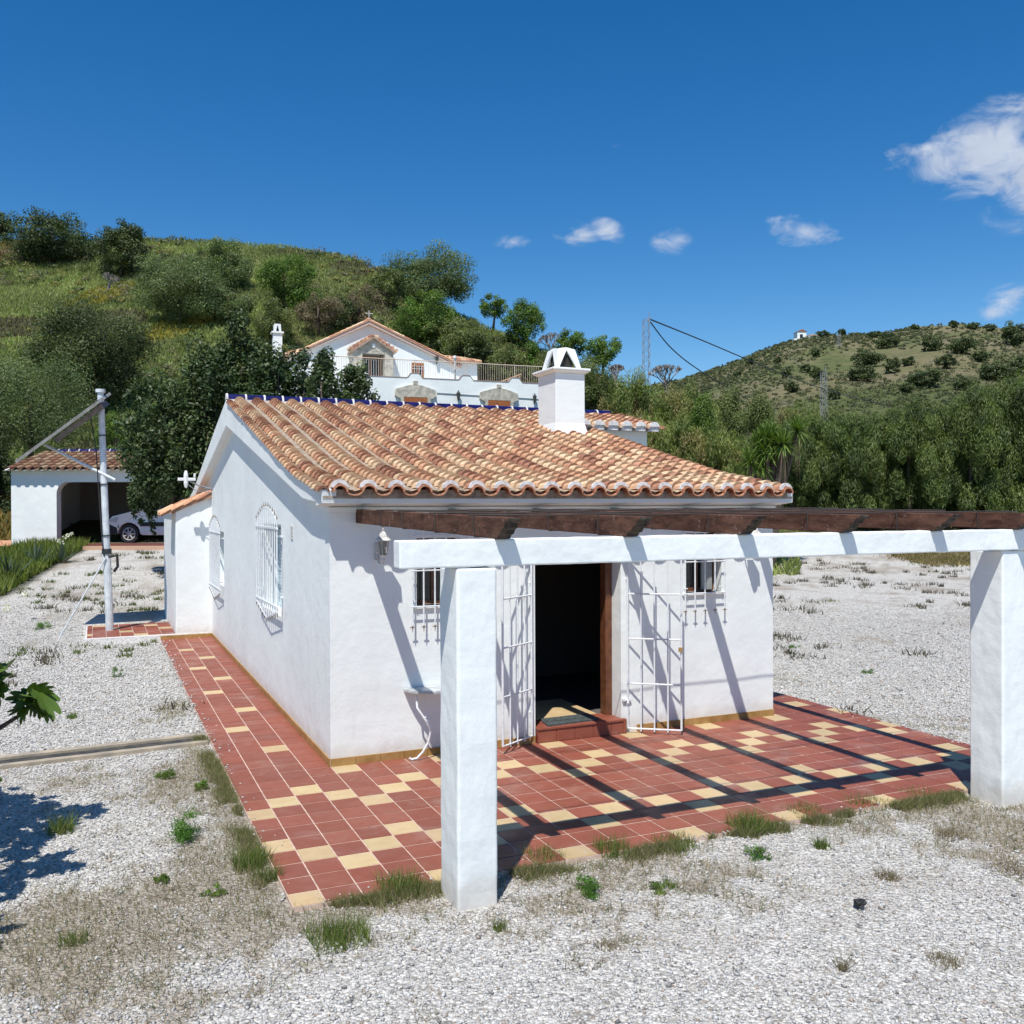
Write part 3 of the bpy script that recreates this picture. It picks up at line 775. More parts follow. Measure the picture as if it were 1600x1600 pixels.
# side wing roof
mb = MB()
for q, (w0, w1) in enumerate(((0, 1),)):
    xs_ = [10.66 + .26 * k for k in range(4)]
    T2 = lambda v: Vector((-v.y, v.x, v.z))
    barrel_rows(mb, xs_, -.0, 1.0, lambda y: zann(-y), expo=.24, r0=.075, r1=.085, chan=True, pitch=.26, T=T2)
aw = mb.build('side_wing_roof', CLAY, house, fix=False)
mb = MB(); mb.prism([(.0, 2.87), (0, 2.94), (-.98, 2.53), (-.98, 2.48)], 10.6, 11.6, 'y'); mb.prism([(.0, 2.87), (0, 2.94), (-.76, 2.62), (-.76, 2.57)], 11.6, 14.2, 'y'); mb.build('roof_slab', simple('terracotta slab', (.45, .24, .15), .85, (.3, .15, .09), 7), aw)

# ------------------------------------------------------------ pergola
tx = bpy.data.textures.new('trowel', 'CLOUDS'); tx.noise_scale = .22; tx.noise_depth = 3
def rough(o, st=.012, lv=5):
    m = o.modifiers.new('sub', 'SUBSURF'); m.subdivision_type = 'SIMPLE'; m.levels = m.render_levels = lv
    m = o.modifiers.new('uneven', 'DISPLACE'); m.texture = tx; m.strength = st; m.mid_level = .5; m.texture_coords = 'GLOBAL'
    return o
perg = empty('pergola', (2.7, -3.5, 0), 0, 'pergola of brown timber rafters on a thick white beam and two square white pillars', 'pergola')
for x0, y0 in ((0.0, -3.7), (5.17, -3.68)):
    mb = MB(); mb.box(x0, x0 + .29, y0, y0 + .35, -.1, 2.245)
    o = rough(mb.build('pillar', PL, perg, bevel=.02), .013)
mb = MB()
NB = 26; xs_ = [-.395 + 6.5 * k / NB for k in range(NB + 1)]
mb.add([(x, y, z) for x in xs_ for (y, z) in ((-3.7, 2.25), (-3.56, 2.25), (-3.56, 2.435), (-3.7, 2.435))], [(0, 1, 2, 3), tuple(4 * NB + k for k in (3, 2, 1, 0))] + [(4 * i + k, 4 * i + 4 + k, 4 * i + 4 + (k + 1) % 4, 4 * i + (k + 1) % 4) for i in range(NB) for k in range(4)])
rough(mb.build('beam', PL, perg, bevel=.012), .013, 4)
ENDG = simple('black weathered end grain', (.02, .018, .014), .9, (.07, .05, .035), 18, bs=.6, bd=.008)
for k in range(6):
    x = .27 + 1.0 * k + (.0 if k else 0)
    prof = [(-.01, 2.49), (-3.7, 2.437), (-3.745, 2.437), (-3.77, 2.462), (-3.80, 2.47), (-3.825, 2.5), (-3.86, 2.51), (-3.885, 2.545), (-3.925, 2.556), (-3.93, 2.579), (-.01, 2.63)]
    prof = [(y + random.uniform(-.006, .006) * (y < -3.75), z) for y, z in prof]
    mb = MB(); mb.prism(prof, x, x + .1, 'x'); mb.m = [1 if (q >= 3 and q <= 10) else 0 for q in range(len(mb.f))]; mb.build('rafter', [BEAM, ENDG], perg, bevel=.006)
DW = simple('dark wire', (.05, .04, .035), .6)
mb = MB()
for y, r in ((-.97, .006), (-1.65, .006), (-2.5, .006), (-3.34, .006)):
    zt = 2.63 - (2.63 - 2.577) * (-y / 4.07) + .008
    pts = []
    for k in range(6):
        pts += [(.22 + k, y, zt), (.42 + k, y, zt), (.8 + k, y + random.uniform(-.01, .01), zt - .006)]
    mb = MB(); mb.tube(pts, r, 5)
    for k in range(6):
        x = .27 + k; zb = 2.49 - .053 * (-y / 3.72) - .004
        mb.tube([(x - .006, y, zt), (x - .006, y - .008, zb), (x + .106, y, zb), (x + .106, y, zt)], .0055, 5)
    mb.build('wire', DW, perg)

# ------------------------------------------------------------ things on and by the front wall
LAMPG = simple('frosted lantern glass', (.2, .2, .17), .2, (.2, .2, .18), 20)
LWH = simple('white lantern metal', (.7, .7, .69), .5, (.45, .43, .4), 30)
def lantern(x, y, z, label):
    t = empty('wall_lantern', (x, y, z), 0, label, 'lantern', 'white lanterns on the cottage front')
    c = (x, y - .23, z)
    mb = MB(); mb.lathe(c, [(.0, .36), (.012, .345), (.006, .33), (.03, .31), (.05, .27), (.088, .235), (.085, .228), (0, .228)], 6)
    mb.build('lantern_cap', LWH, t)
    mb = MB(); mb.lathe(c, [(.058, .228), (.05, .15), (.034, .085), (0, .085)], 6); mb.build('glass', LAMPG, t)
    mb = MB()
    for k in range(6):
        a = pi / 3 * k; mb.tube([(c[0] + .06 * cos(a), c[1] + .06 * sin(a), z + .228), (c[0] + .036 * cos(a), c[1] + .036 * sin(a), z + .08)], .004, 4)
    mb.lathe(c, [(0, .085), (.042, .085), (.036, .07), (.018, .05), (.022, .03), (.006, .01), (.009, 0), (0, -.012)], 8)
    mb.tube([(x, y - .23, z + .05), (x, y - .17, z + .0), (x, y - .07, z - .01), (x, y - .02, z + .06), (x, y - .02, z + .14)], .009, 6)
    mb.box(x - .03, x + .03, y - .02, y - .001, z + .02, z + .2); mb.build('bracket', LWH, t)
    return t
lantern(.5, 0, 2.08, 'white six sided lantern on the cottage wall just left of the first rafter')
lantern(5.18, 0, 2.08, 'white lantern on the cottage wall hidden behind the beam, right of the right window')
t = empty('console_table', (1.0, 0, 0), 0, 'half round marble topped table with curled white iron legs against the cottage wall', 'table')
mb = MB(); mb.lathe((1.08, -.006, .705), [(0, 0), (.27, 0), (.3, .006), (.3, .03), (.28, .038), (0, .038)], 24, a0=pi, a1=2 * pi)
mb.build('tabletop', simple('veined marble', (.62, .63, .62), .3, (.35, .37, .38), 9), t, bevel=0)
for sx in (-1, 1):
    mb = MB(); x = 1.08
    mb.tube([(x + sx * .2, -.12, .70), (x + sx * .2, -.16, .55), (x + sx * .12, -.2, .42), (x + sx * .06, -.18, .3), (x + sx * .08, -.16, .18), (x + sx * .14, -.15, .08), (x + sx * .2, -.14, .02), (x + sx * .26, -.13, .012), (x + sx * .275, -.13, .03)], .012, 7)
    mb.tube([(x + sx * .13, -.2, .45), (x + sx * .09, -.2, .47), (x + sx * .07, -.2, .44), (x + sx * .1, -.2, .41)], .009, 6)
    mb.build('leg', IRON, t)
mb = MB(); mb.prism([(2.46, -.03), (3.14, .02), (3.17, .33), (2.52, .31)], .173, .188)
tag(mb.build('doormat', simple('dark grey doormat', (.07, .085, .085), .95, (.035, .045, .045), 30, bs=.8, bd=.01), loc=(2.8, .15, .173)), 'dark grey fibre mat lying crooked on the cottage doorstep', 'doormat')
r_ = random.Random(3)
mb = MB(); c = Vector((1.72, -4.98, -.01)); c = Vector((CAM + (CW + CR * ((1343 - 800) / FPX) - CU * ((1421 - 800) / FPX)) * 6.25)); c.z = 0
mb.lathe(c, [(0, -.02), (.036, -.015), (.04, .01), (.025, .028), (0, .032)], 7)
mb.v = [(x + r_.uniform(-.012, .012), y + r_.uniform(-.012, .012), z + r_.uniform(-.008, .008)) for x, y, z in mb.v]
tag(mb.build('rock', simple('black rock', (.02, .02, .022), .7), loc=c), 'small black lump of rock lying on the white gravel in front of the pergola', 'rock')

# ------------------------------------------------------------ solar panel mast
PVC = simple('white painted pole', (.66, .7, .72), .5, (.5, .55, .58), 6)
pb = at(172, 998, 19.75); pb.z = H(pb.x, pb.y); ptop = at(157, 612, 19.75)
t = empty('solar_panel_mast', pb, 0, 'tall leaning white pole carrying a tilted grey solar panel beside the side path', 'solar panel')
BANDM = simple('black band', (.03, .035, .04), .5)
mb = MB(); mb.tube([pb, pb.lerp(ptop, .35)], [.08, .08], 12); mb.tube([pb.lerp(ptop, .352), ptop], [.072, .066], 12)
mb.tube([ptop - Vector((0, 0, .02)), ptop + Vector((0, 0, .05))], .1, 12); pole = mb.build('pole', PVC, t)
for s in (.352, .41, .62, .82): mb = MB(); q = pb.lerp(ptop, s); mb.tube([q - Vector((0, 0, .012 if s > .36 else .09)), q + Vector((0, 0, .012 if s > .36 else .02))], .09 if s > .36 else .1, 12); mb.build('clamp', BANDM, t)
Nv0 = Vector((0, 0, 0)); A = at(162, 622, 19.7); B = at(38, 712, 19.7); U = (B - A); L = U.length; U.normalize()
Wv = ((A + B) / 2 - CAM).normalized(); Wv = (Wv + Nv0 * .0).normalized(); Wv = (Wv - U * Wv.dot(U)).normalized(); Nn = U.cross(Wv)
if Nn.z < 0: Nn = -Nn
def slab(mb, o, s0, s1, w0, w1, n0, n1):
    vs = [o + U * s + Wv * w + Nn * n for n in (n0, n1) for w in (w0, w1) for s in (s0, s1)]
    mb.add(vs, [(0, 2, 3, 1), (4, 5, 7, 6), (0, 1, 5, 4), (2, 6, 7, 3), (0, 4, 6, 2), (1, 3, 7, 5)])
ALU = simple('weathered aluminium', (.36, .35, .33), .5, (.26, .25, .23), 8)
mb = MB(); slab(mb, A, -.02, L, -.6, .6, -.03, .03); pn = mb.build('panel', ALU, t)
mb = MB(); slab(mb, A, .03, L - .05, -.55, .55, .031, .034); mb.build('cells', simple('solar cells', (.01, .015, .04), .1), pn)
mb = MB(); slab(mb, A, .06, L * .62, -.25, .25, -.17, -.06); mb.build('support_frame', simple('grey brown frame', (.2, .18, .17), .7, (.12, .11, .1), 9), t)
mb = MB(); mb.tube([at(70, 695, 19.7), at(180, 750, 19.7)], .03, 8); mb.build('strut', PVC, t)
mb = MB(); q = at(170, 870, 19.6); mb.tube([q, at(183, 868, 19.6), at(184, 885, 19.6), at(178, 893, 19.6)], .03, 8); mb.build('handle', BLACK, t)
g0 = at(92, 988, 19.4); g0.z = H(g0.x, g0.y)
mb = MB(); mb.tube([at(165, 872, 19.65), g0], .018, 6); mb.build('stay', PVC, t)
mb = MB(); mb.tube([at(141, 650, 19.7), at(150, 700, 19.68), at(155, 780, 19.66), at(160, 850, 19.65), at(163, 870, 19.65)], .012, 5); mb.build('cable', BLACK, t)
# TV aerial on the verge of the cottage
t = empty('tv_aerial', (-.1, 10.2, 3.1), 0, 'small white cross shaped aerial on an arm under the cottage verge', 'aerial')
mb = MB(); q = Vector((-.52, 10.2, 3.22)); mb.tube([(-.02, 10.2, 3.02), (-.3, 10.2, 3.1), q], .016, 6); mb.tube([(-.02, 10.2, 2.95), (-.35, 10.2, 3.0), (-.5, 10.2, 3.12), q], .008, 5); mb.build('arm', GREYIRON, t)
mb = MB(); mb.box(q.x - .17, q.x + .17, q.y - .03, q.y + .03, q.z - .03, q.z + .03); mb.lathe((q.x - .015, q.y, q.z), [(0, -.18), (.03, -.16), (.045, -.08), (.045, .08), (.03, .16), (0, .18)], 10); mb.box(q.x + .13, q.x + .17, q.y - .02, q.y + .02, q.z + .04, q.z + .12)
mb.build('antenna_head', simple('white plastic', (.75, .75, .74), .4), t, bevel=.015)

# ------------------------------------------------------------ garage and parked car
gx = at(18, 858, 34); AZ = -math.atan2(-CR.y, CR.x)
gar = empty('garage', gx, AZ, 'low white garage with a clay tiled roof and wide dark opening beyond the solar mast', 'garage')
GW = 10.0; D_ = 5.2; op = (1.64, 8.6, 0, 2.42)
mb = MB()
wallgrid(mb, lambda u, z, t: (u, t, z), 0, GW, -.3, lambda u: 2.83, [], .01) if False else None
r = .42
arch = [(op[0], -.3), (op[0], 2.42 - r)] + [(op[0] + r - r * cos(a), 2.42 - r + r * sin(a)) for a in (pi * k / 12 for k in range(1, 7))] + [(op[1] - r + r * sin(a), 2.42 - r + r * cos(a)) for a in (pi * k / 12 for k in range(0, 7))] + [(op[1], -.3)]
mb.prism([(0, -.3), (0, 2.86), (GW, 2.86), (GW, -.3)] + arch[::-1], 0, .35, 'y')
mb.box(0, .3, .35, D_, -.3, 2.86); mb.box(GW - .3, GW, .35, D_, -.3, 2.86); mb.box(.3, GW - .3, D_ - .3, D_, -.3, 2.86)
for x in (0, GW - .3): mb.prism([(0.0, 2.86), (D_, 2.86), (D_ / 2, 3.62)], x, x + .3, 'x')
mb.build('wall', PL, gar, local=True)
mb = MB(); mb.box(.31, GW - .31, D_ - .4, D_ - .31, 0, 2.8); mb.box(.31, GW - .31, .36, D_ - .32, 2.6, 2.7); mb.build('interior', simple('grey garage plaster', (.3, .27, .25), .9), gar, local=True)
zg = lambda y: 2.86 + (y + .3) * .27
mb = MB(); barrel_rows(mb, [.05 + .3 * k for k in range(34)], -.33, D_ / 2 - .05, zg, expo=.42, r0=.1, r1=.085, pitch=.3, T=lambda v: v, old=.5)
mb.prism([(-.3, 2.84), (D_ / 2, zg(D_ / 2) - .02), (D_ + .3, 2.84), (D_ / 2, 3.5)], -.1, GW + .1, 'x')
gr_ = mb.build('roof', CLAY, gar, local=True, fix=False)
mb = MB(); x = .5
while x < GW - .4:
    for mi, a, b, rr in ((0, x + .02, x + .4, .1), (1, x - .01, x + .025, .11)):
        mb.mi = mi; mb.tube([(a, D_ / 2, zg(D_ / 2) + .03), (b, D_ / 2, zg(D_ / 2) + .03)], rr, 8)
    x += .4
mb.build('ridge_tiles', [BLUE, WHITE_MORTAR], gr_, local=True)
mb = MB(); mb.box(2.2, 10.3, -1.25, -.95, -.3, .14); tag(mb.build('kerb', simple('terracotta kerb', (.5, .32, .22), .8), loc=gx, local=True), kind='structure').rotation_euler = (0, 0, AZ)
mb = MB(); mb.box(.36, GW - .36, -.95, D_ - .4, -.3, .165); tag(mb.build('garage_floor', simple('red garage floor', (.14, .045, .035), .6), loc=gx, local=True), kind='structure').rotation_euler = (0, 0, AZ)
# low wall with orange coping left of the garage
mb = MB(); mb.box(-6, -.05, .4, .65, -.3, .1); lw = mb.build('low_wall', PL, None, loc=gx, local=True); lw.rotation_euler = (0, 0, AZ)
tag(lw, 'low white wall with a terracotta coping left of the garage', 'wall')
mb = MB(); mb.prism([(.3, .1), (.75, .1), (.52, .3)], -6, -.04, 'x'); mb.build('coping', simple('terracotta coping', (.5, .25, .15), .8), lw, local=True)
# car (its nose points left)
CARP = simple('white car paint', (.82, .81, .79), .18, spec=.6)
car = empty('parked_car', gx + Matrix.Rotation(AZ, 3, 'Z') @ Vector((3.0, 1.0, .165)), AZ, 'white compact van with a dark side strip parked nose left inside the garage', 'car')
cm = MB(); W2 = .84
prof = [(.02, .32), (.0, .5), (.05, .72), (.2, .88), (.95, 1.06), (1.15, 1.1), (1.75, 1.62), (1.95, 1.72), (3.6, 1.76), (3.95, 1.7), (4.1, 1.1), (4.12, .45), (4.05, .3)]
def wellpts(cx, r=.37):
    return [(cx + r * cos(a), .3 + r * sin(a)) for a in (pi * k / 10 for k in range(11))]
low = [(3.75, .28)] + wellpts(3.35)[0:] + [(2.95, .26)] + [(1.2, .26)] + wellpts(.75) + [(.36, .28)]
poly = prof + low
def side(y): return y
n = len(poly); ws = []
def wid(z): return W2 - .16 * smooth((z - 1.05) / .7) if z > 1.05 else W2 - .03 * abs(z - .7)
vs = [(x, W2 - wid(z), z) for x, z in poly] + [(x, W2 + wid(z), z) for x, z in poly]
cm.add(vs, [tuple(range(n)), tuple(range(2 * n - 1, n - 1, -1))] + [(i, (i + 1) % n, n + (i + 1) % n, n + i) for i in range(n)])
car.scale = (1.12, 1.0, 1.14)
body = cm.build('body', CARP, car, local=True, bevel=.03)
def onside(x, z, e=.012): return (x, W2 - wid(z) - e, z)
cm = MB()
for P_ in ([(1.3, 1.13), (1.82, 1.56), (2.3, 1.62), (2.3, 1.13)], [(2.4, 1.13), (2.4, 1.62), (3.3, 1.64), (3.35, 1.15)]):
    cm.add([onside(x, z) for x, z in P_], [(0, 1, 2, 3)])
cm.add([(1.17, .22, 1.13), (1.17, 1.46, 1.13), (1.74, 1.4, 1.62), (1.74, .28, 1.62)], [(0, 1, 2, 3)]); cm.v[-4:] = [(x - .03, y, z + .03) for x, y, z in cm.v[-4:]]
cm.build('window', GLASS, car, local=True)
cm = MB(); cm.box(1.12, 2.92, -.02, .03, .55, .68); cm.box(.38, .42, -.0, .02, .5, .6)
cm.build('side_strip', BLACK, car, local=True, bevel=.01)
cm = MB(); cm.prism([(-.03, .28), (-.03, .62), (.1, .62), (.36, .5), (.38, .28)], -.01, 1.69, 'y'); cm.build('bumper', BLACK, car, local=True, bevel=.02)
cm = MB(); cm.add([(.07, .0, .72), (.3, .0, .86), (.42, -.005, .84), (.34, -.005, .68)], [(0, 1, 2, 3)]); cm.v = [(x, y - .012, z) for x, y, z in cm.v]; cm.build('headlight', simple('headlight glass', (.5, .5, .5), .1), car, local=True)
cm = MB(); cm.box(1.2, 1.35, -.17, 0, 1.08, 1.2); cm.build('mirror', CARP, car, local=True, bevel=.03)
for cx in (.75, 3.35):
    for yy in (.03, 1.5):
        cm = MB(); cm.tube([(cx, yy, .3), (cx, yy + .18, .3)], .31, 24); wh = cm.build('tyre', BLACK, car, local=True, bevel=.02)
        cm = MB()
        for k in range(7):
            a = 2 * pi * k / 7; cm.tube([(cx, yy - .012, .3), (cx + .19 * cos(a), yy - .008, .3 + .19 * sin(a))], [.03, .018], 5)
        for a0 in range(24):
            a = 2 * pi * a0 / 24; b_ = 2 * pi * (a0 + 1) / 24
            cm.tube([(cx + .2 * cos(a), yy - .008, .3 + .2 * sin(a)), (cx + .2 * cos(b_), yy - .008, .3 + .2 * sin(b_))], .016, 5, cap=False)
        cm.build('rim', simple('alloy', (.55, .54, .52), .35), wh, local=True)

# ------------------------------------------------------------ upper house on the hill
VZ = rad(-3.76); P0 = Vector((15.59, 46.08, 0))
villa = empty('hillside_house', (P0.x, P0.y, 0), VZ, 'large white house with a balcony and a low gabled clay roof up on the hillside', 'house')
STN = simple('rough stone surround', (.62, .57, .47), .9, (.38, .36, .3), 3.5, bs=.8, bd=.05)
mb = MB()
top = []
x = -9.0
def dip(x):                         # parapet top with raised bumps at the posts
    z = 10.62
    for c in (.32 - 3.3 * k for k in range(-3, 4)):
        z = max(z, 10.6 + .32 * float(smooth((.52 - abs(x - c)) / .3)))
    return z
xs = [-9 + .1 * k for k in range(180)]
mb.prism([(-9, 5.5)] + [(x, dip(x)) for x in xs] + [(xs[-1], 5.5)], -.1, .12, 'y')
mb.box(-9, 8.9, .12, 4.2, 5.5, 10.05)
wl = mb.build('terrace_wall', PL, villa, local=True)
mb = MB()
mb.prism([(-9, 0), (xs[-1], 0), (xs[-1], .02), (-9, .02)], 0, .001, 'z') if False else None
for a, b in zip(xs, xs[1:]): mb.add([(a, -.13, dip(a)), (b, -.13, dip(b)), (b, .15, dip(b)), (a, .15, dip(a)), (a, -.13, dip(a) + .035), (b, -.13, dip(b) + .035), (b, .15, dip(b) + .035), (a, .15, dip(a) + .035)], [(0, 1, 5, 4), (4, 5, 6, 7), (2, 3, 7, 6)])
mb.build('coping', simple('pinkish coping', (.4, .27, .22), .8), wl, local=True)
mb = MB()                                                        # gabled upper storey
mb.prism([(-6.9, 9.5), (-6.9, 12.0), (-1.75, 14.62), (4.17, 12.12), (4.17, 9.5)], 4.0, 16, 'y')
mb.box(4.17, 5.7, 4.0, 12, 9.5, 12.45)
uw = mb.build('upper_wall', PL, villa, local=True)
VR = simple('distant clay tiles', (.5, .3, .19), .85, (.62, .45, .32), 5, detail=6)
def slope_tiles(mb, x0, z0, x1, z1, y0, y1):
    """a roof plane falling from (x1,z1) at the ridge to (x0,z0), rows of tiles running down it"""
    y = y0; L = math.hypot(x1 - x0, z1 - z0); n = int(L / .4)
    while y < y1:
        for k in range(n):
            a, b = k / n, (k + 1) / n + .02
            c = tilecol(); vs = []
            for s, e in ((a, .05), (b, .02)):
                for q in range(4):
                    t = pi * q / 3; vs.append((x0 + (x1 - x0) * s, y + .12 - .12 * cos(t), z0 + (z1 - z0) * s + e + .1 * sin(t)))
            mb.add(vs, [(q, q + 1, 5 + q, 4 + q) for q in range(3)] + [(0, 1, 2, 3)], c)
        y += .27
mb = MB()
slope_tiles(mb, -7.3, 11.95, -1.75, 14.78, 3.7, 7.5); slope_tiles(mb, 4.5, 12.12, -1.75, 14.78, 3.7, 7.5)
mb.prism([(-7.3, 11.88), (-1.75, 14.7), (4.5, 12.02), (4.5, 12.1), (-1.75, 14.8), (-7.3, 11.98)], 3.68, 16.2, 'y', (.45, .27, .19))
# small pitched roof over the right wing, falling to the front
for k in range(7):
    x = 4.35 + .24 * k
    for j in range(6):
        c = tilecol(); vs = []
        for yy in (3.6 + j * .6, 4.25 + j * .6):
            for q in range(4):
                t = pi * q / 3; vs.append((x - .11 * cos(t) - j * .12 * (x > 4.6), yy, 12.46 + (yy - 3.6) * .22 + .1 * sin(t)))
        mb.add(vs, [(q, q + 1, 5 + q, 4 + q) for q in range(3)] + [(0, 1, 2, 3)], c)
mb.prism([(3.6, 12.36), (3.6, 12.44), (7.4, 13.28), (7.4, 13.1)], 4.0, 5.9, 'x', (.45, .27, .19))
mb.build('roof', CLAY, villa, local=True, fix=False)
mb = MB(); mb.prism([(-7.1, 11.86), (-1.75, 14.5), (4.35, 11.95), (4.35, 12.05), (-1.75, 14.68), (-7.1, 11.98)], 3.72, 4.0, 'y'); mb.build('verge', simple('pinkish verge', (.5, .38, .33), .8), villa, local=True)
# stone porch with its own little roof
mb = MB()
for a, b in ((-2.95, -2.4), (-.95, -.4)): mb.box(a, b, 2.7, 4.0, 9.9, 12.65)
mb.prism([(-2.95, 12.6), (-.4, 12.6), (-1.68, 13.45)], 2.75, 4.0, 'y'); mb.box(-2.4, -.95, 2.75, 2.95, 12.45, 12.62)
pz = mb.build('stone_porch', STN, villa, local=True)
mb = MB()
for s_ in (-1, 1):
    for k in range(6):
        for yy in (2.5, 2.95, 3.4):
            x = -1.68 + s_ * (.15 + k * .25); z = 13.62 - (.15 + k * .25) * .66
            mb.add([(x - .15, yy, z + .1 * (1 if s_ < 0 else 1)), (x + .15, yy, z + .1), (x + .15, yy + .43, z + .12), (x - .15, yy + .43, z + .12), (x - .13, yy, z - .08), (x + .13, yy, z - .08)], [(0, 1, 2, 3), (0, 1, 5, 4)], tilecol())
mb.prism([(-3.15, 12.58), (-1.68, 13.58), (-.2, 12.58), (-.35, 12.52), (-1.68, 13.42), (-3.0, 12.52)], 2.5, 4.0, 'y', (.42, .3, .24))
mb.build('porch_roof', CLAY, pz, local=True, fix=False)
mb = MB(); mb.box(-1.78, -1.58, 2.7, 2.76, 12.85, 13.1); mb.build('plaque', PL, pz, local=True)
def vdoor(x0, x1, z0, z1, y, glass=True):
    mb = MB(); mb.box(x0, x0 + .14, y - .06, y, z0, z1); mb.box(x1 - .14, x1, y - .06, y, z0, z1); mb.box(x0 + .14, x1 - .14, y - .06, y, z1 - .16, z1); mb.box((x0 + x1) / 2 - .07, (x0 + x1) / 2 + .07, y - .06, y, z0, z1 - .16)
    f = mb.build('door' if z1 - z0 > 1.7 else 'window', ORANGEWOOD, villa, local=True)
    mb = MB(); mb.box(x0 + .14, x1 - .14, y - .02, y - .005, z0, z1 - .16); mb.build('pane', GLASS, f, local=True)
    mb = MB()
    n = int((x1 - x0) / .16)
    for k in range(1, n): mb.tube([(x0 + (x1 - x0) * k / n, y - .12, z0), (x0 + (x1 - x0) * k / n, y - .12, z1 - .22)], .016, 4)
    mb.tube([(x0, y - .12, z1 - .22), (x1, y - .12, z1 - .22)], .016, 4); mb.tube([(x0, y - .12, z0 + .9), (x1, y - .12, z0 + .9)], .016, 4)
    mb.build('grille', IRON, f, local=True)
vdoor(-2.4, -.95, 10.05, 12.44, 3.9); vdoor(1.12, 1.95, 10.9, 12.2, 4.0)
for c in (.32, 5.77):                                            # lower doors under stone lintels
    mb = MB(); mb.prism([(c - 1.3, 9.5), (c - 1.25, 9.9), (c - .4, 10.15), (c, 10.2), (c + .4, 10.15), (c + 1.25, 9.9), (c + 1.3, 9.5), (c + .95, 9.3), (c + .95, 6), (c + .75, 6), (c + .75, 9.42), (c - .75, 9.42), (c - .75, 6), (c - .95, 6), (c - .95, 9.3)], -.28, -.1, 'y'); mb.box(c - .13, c + .13, -.3, -.1, 10.19, 10.42)
    mb.build('stone_lintel', STN, villa, local=True); mb = MB(); mb.box(c - .74, c + .74, -.27, -.1, 6.2, 9.41); mb.build('door', ORANGEWOOD, villa, local=True)
mb = MB()
for k in range(118):
    x = -9 + .15 * k
    if x < 8.85: mb.tube([(x, .0, dip(x) + .03), (x, .0, 11.72)], .012, 4, cap=False)
mb.tube([(-9, 0, 11.73), (8.9, 0, 11.73)], .028, 5)
for k in range(-3, 3): x = .32 - 3.3 * k; mb.tube([(x, 0, dip(x)), (x, 0, 11.75)], .03, 5)
RAILM = simple('cream railing', (.6, .5, .4), .6)
mb.build('railing', RAILM, villa, local=True)
mb = MB()
for k in range(14): x = 5.9 + .22 * k; mb.tube([(x, 4, 9.9), (x, 4, 10.6 + .09 * k)], .04, 4)
mb.tube([(5.9, 4, 10.62), (8.9, 4, 11.8)], .05, 5); mb.build('wooden_fence', simple('tan wood', (.42, .26, .14), .8), villa, local=True)
mb = MB(); mb.tube([(1.7, -.13, 9.75), (4.5, -.13, 9.68)], .025, 4); mb.build('cable', GREYIRON, villa, local=True); mb = MB(); mb.tube([(7.05, -.13, 9.64), (8.9, -.13, 9.6)], .025, 4); mb.build('cable', GREYIRON, villa, local=True)
for lx, ly, lz in ((3.05, -.3, 9.3), (8.18, -.3, 9.3), (2.79, 3.75, 12.15)):
    mb = MB(); mb.lathe((lx, ly, lz), [(0, 0), (.03, .05), (.09, .12), (.13, .42), (.15, .44), (.05, .58), (.0, .68)], 6); mb.tube([(lx, ly, lz), (lx, ly + .17, lz + .05)], .02, 5); mb.build('wall_lamp', simple('dark lamp metal', (.05, .05, .05), .5), villa, local=True)
mb = MB(); mb.tube([(-1.75, 3.75, 14.75), (-1.75, 3.75, 15.4)], .035, 5); mb.tube([(-2.0, 3.75, 15.2), (-1.5, 3.75, 15.2)], .035, 5); mb.build('cross', simple('grey cross', (.4, .38, .35), .7), villa, local=True)
mb = MB(); mb.tube([(3.0, .3, 10), (3.0, .3, 11.9)], .07, 6); mb.lathe((3.0, .3, 11.9), [(.0, 0), (.1, .03), (.14, .15), (.1, .28), (0, .32)], 8); mb.build('globe_lamp', LWH, villa, local=True)
mb = MB(); mb.box(-7.58, -7.0, 6.0, 6.6, 11, 14.0); mb.box(-7.68, -6.9, 5.9, 6.7, 14.0, 14.1)
mb.prism([(-7.52, 14.1), (-7.4, 14.1), (-7.3, 14.5), (-7.27, 14.5), (-7.18, 14.1), (-7.06, 14.1), (-7.09, 14.6), (-7.49, 14.6)], 6.0, 6.08, 'y'); mb.box(-7.49, -7.09, 6.1, 6.5, 14.55, 14.6)
mb.box(-7.52, -7.46, 6.1, 6.5, 14.1, 14.55); mb.build('chimney', PL, villa, local=True)
mb = MB(); mb.box(-7.4, -7.16, 6.15, 6.4, 14.1, 14.5); mb.build('dark_core', BLACK, villa, local=True)
mb = MB(); slope_tiles(mb, -8.6, 12.3, -5.5, 13.25, 7.5, 9.5); mb.box(-8.6, -5, 8, 12, 9, 12.3, (.7, .7, .7)); mb.build('rear_roof', CLAY, villa, local=True, fix=False)

